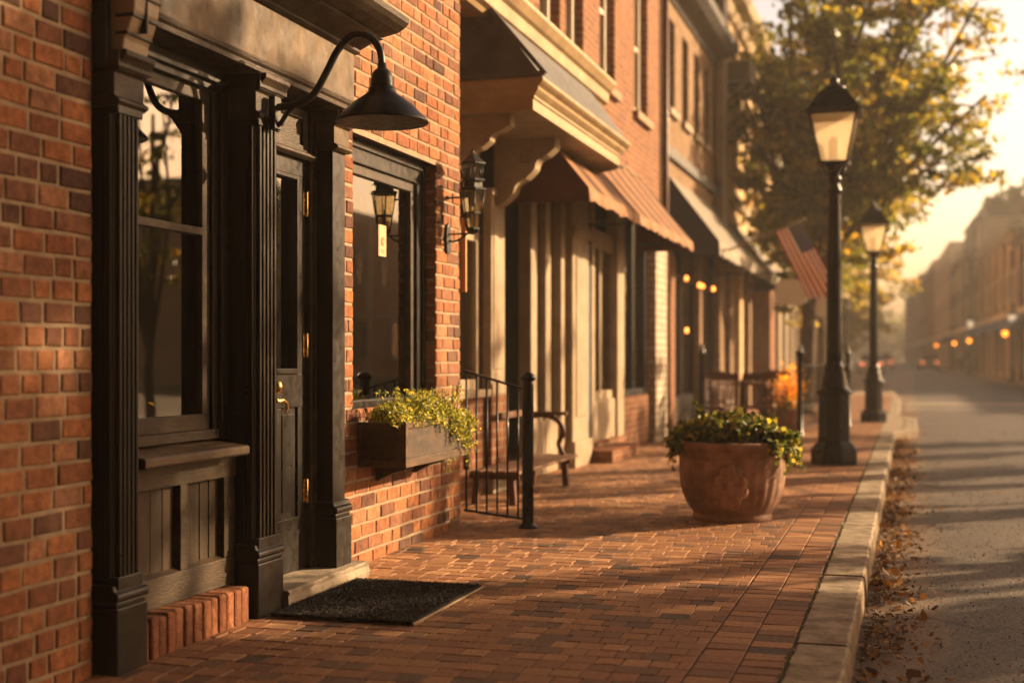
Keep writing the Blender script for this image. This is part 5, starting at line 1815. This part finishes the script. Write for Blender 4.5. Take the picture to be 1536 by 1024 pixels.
# ================================================================== TREES
def tree(label, loc, th, cr, crown_c, nleaf, lsize, stops, lean=(0, 0), limbs=9, trunk_r=.16, trans=.55, group=None, seed=1, cover=None, rs=None):
    """th trunk height to first fork; cr crown radii; crown_c centre relative to loc"""
    rnd = random.Random(seed)
    rg = np.random.default_rng(seed)
    r = empty('street_tree', label, 'tree', loc, 0, group)
    mb = MB()
    C_ = Vector(crown_c)
    top = Vector((lean[0], lean[1], th))
    mid = Vector((lean[0] * .35 + .05, lean[1] * .4, th * .5))
    trk = smooth([(0, 0, -.05), tuple(mid), tuple(top), tuple(C_ + Vector((0, 0, cr[2] * .35)))], 6)
    mb.tube([(p.x, p.y, p.z) for p in trk], [trunk_r * (1.35 if i == 0 else 1) * (1 - .85 * i / len(trk)) + .012 for i in range(len(trk))], 12)
    tips = []
    for i in range(limbs):
        t0 = rnd.uniform(.42, .92)
        s_ = trk[int(t0 * (len(trk) - 1))]
        v = Vector([rnd.gauss(0, 1) for _ in range(3)]); v.z = v.z * .75 + .1
        v.normalize()
        e_ = C_ + Vector((v.x * cr[0], v.y * cr[1], v.z * cr[2])) * rnd.uniform(.75, 1.0)
        m_ = s_.lerp(e_, .5) + Vector((rnd.gauss(0, .2), rnd.gauss(0, .2), rnd.uniform(.0, .35)))
        pt = smooth([s_, m_, e_], 5)
        mb.tube(pt, [trunk_r * .42 * (1 - .85 * k / len(pt)) + .006 for k in range(len(pt))], 7)
        tips += pt[3:]
        for q in range(4):
            a = pt[rnd.randrange(3, len(pt) - 1)]
            v2 = Vector([rnd.gauss(0, 1), rnd.gauss(0, 1), rnd.gauss(0, .7)]).normalized()
            e2 = a + v2 * min(cr) * rnd.uniform(.3, .6)
            m2 = a.lerp(e2, .5) + Vector((0, 0, rnd.uniform(0, .12)))
            p2 = smooth([a, m2, e2], 4)
            mb.tube(p2, [.022 * (1 - .8 * k / len(p2)) + .003 for k in range(len(p2))], 5)
            tips += p2[2:]
    mb.build('trunk', m_bark, r)
    tips = np.array([tuple(t) for t in tips])
    # leafy sprays round the twig points
    nc = max(60, nleaf // 42)
    cen = tips[rg.integers(0, len(tips), nc)] + rg.normal(size=(nc, 3)) * min(cr) * .13
    k = rg.integers(0, nc, nleaf)
    sp = (.08 + .13 * rg.random(nc))[k][:, None] * (min(cr) / 2.2) ** .5
    vv_ = rg.normal(size=(nleaf, 3))
    vv_ *= (np.minimum(np.linalg.norm(vv_, axis=1), 1.9) / np.linalg.norm(vv_, axis=1))[:, None]
    pts = cen[k] + vv_ * sp * (1.25, 1.25, .55)
    tone = rg.random(nc)[k] * .65 + rg.random(nleaf) * .35
    o = leaves('crown', pts, lsize, Mleaf('tree_leaf', stops, trans), r, nsides=4, aspect=.7)
    o.data.attributes['rnd'].data.foreach_set('value', tone.astype(np.float32))
    return r
AUT = [(0, (.04, .06, .014)), (.45, (.10, .115, .02)), (.75, (.24, .21, .035)), (.93, (.42, .29, .05)), (1, (.40, .20, .04))]
YEL = [(0, (.10, .11, .025)), (.4, (.22, .19, .04)), (.8, (.38, .29, .06)), (1, (.42, .26, .06))]
GRN = [(0, (.03, .05, .015)), (.5, (.07, .09, .02)), (1, (.18, .15, .03))]
tree('large autumn tree with olive and orange leaves arching over the lamps', (-1.98, 26.2, 0), 3.2, (2.55, 2.2, 2.75), (.95, .0, 6.45), 37000, .125, AUT, lean=(.15, 0), limbs=46, trunk_r=.18, seed=5)
tree('big autumn tree crown spreading left in front of the yellow building', (-2.1, 33.0, 0), 3.2, (2.0, 2.2, 2.6), (.5, .3, 6.4), 13000, .13, AUT, limbs=16, trunk_r=.13, seed=8)
tree('yellow leaved tree behind the second street lamp', (-3.0, 49, 0), 2.2, (2.2, 2.6, 2.5), (.5, 0, 4.6), 22000, .15, YEL, limbs=14, trunk_r=.12, seed=3)
tree('golden tree farther down the left pavement', (-3.0, 58, 0), 2.0, (2.2, 3, 2.4), (.4, 0, 3.9), 8000, .17, YEL, limbs=12, trunk_r=.13, seed=9)
tree('hazy yellow green tree farthest down the left pavement', (-4.2, 84, 0), 2.2, (2.6, 4, 3), (.6, 0, 4.2), 6000, .24, YEL, limbs=10, trunk_r=.15, seed=12)
tree('green tree rising behind the brick shops at the right edge', (7.4, 93, 0), 5, (2.4, 3, 2.9), (0, 0, 11.3), 6000, .26, GRN, limbs=12, trunk_r=.2, seed=21)
# trees across the street, outside the frame: they throw the dappled shade and show in the windows
ORD = 'first second third fourth fifth sixth seventh eighth ninth tenth'.split()
for i, (x_, y_, rr_, nl_) in enumerate(((6.6, 8.7, .8, 1500), (6.9, 11.5, 1.3, 15000), (6.5, 13.1, .62, 1100), (7.2, 16.6, .75, 1200), (6.6, 18.4, .5, 700), (7.0, 20.4, .75, 1100), (6.8, 22.8, .6, 900), (7.2, 25.3, .9, 1300))):
    tree('slim leafy street tree across the road, %s counted from the viewer' % ORD[i], (x_, y_, 0), 1.7, (rr_, rr_, 2.3), (0, 0, 6.0 if i == 1 else 4.5), nl_, .13, AUT, limbs=14, trunk_r=.09, seed=31 + i, group='slim street trees across the road')
hs = rows(38, 1.0, 3.0, 9, 1.6) + rows(38, 4.6, 6.4, 12, 1.0)
ab = block('brick_hall', 'long brick hall well back across the street, reflected in the shop windows', (20, 84, 0), PI, 38, 8.0, m_farC, m_white, hs, [], m_farcream)

# rest of the row, plus two unseen blocks added to cut ambient light
for nm, lb, args in (('opposite_blocker', 'unseen brick block added across the street to cut ambient light', ((5.6, 5.2, 0), PI, 24, 9.5, m_brickR)),
                     ('neighbour_building', 'plain brick building joining the black shopfront behind the viewer', ((-2.72, -19.2, 0), 0, 20, 9, m_brickB)),
                     ('street_end_blocker', 'unseen brick block added behind the viewer to cut ambient light', ((-8, -22, 0), -PI / 2, 22, 9, m_brickC))):
    lo_, rz_, L_, H_, wm_ = args
    block(nm, lb, lo_, rz_, L_, H_, wm_, m_white, rows(L_, 3.9, 5.5, 6, 1.0) + rows(L_, 6.7, 8.2, 6, 1.0), rows(L_, .4, 2.6, 5, 1.8), m_worn)

# far treeline closing the street
pp = RNG.normal(size=(9000, 3)) * (16, 5, 2.6) + (-14, 330, 5)
pp[:, 2] = np.abs(pp[:, 2])
tag(leaves('far_treeline', pp, 1.3, Mleaf('far_leaf', GRN, .4)), kind='stuff')

# ================================================================== haze
hz = MB().box(-130, 130, -62, 372, -2, 15.8).build('haze', m_conc)
hm = bpy.data.materials.new('haze_air'); hm.use_nodes = True
hn = hm.node_tree; hn.nodes.clear()
pv = hn.nodes.new('ShaderNodeVolumePrincipled')
pv.inputs['Color'].default_value = (1.0, .96, .88, 1)
pv.inputs['Density'].default_value = .0013
pv.inputs['Anisotropy'].default_value = .2
ho = hn.nodes.new('ShaderNodeOutputMaterial')
hn.links.new(pv.outputs[0], ho.inputs['Volume'])
hz.data.materials.clear(); hz.data.materials.append(hm)
tag(hz, kind='stuff')
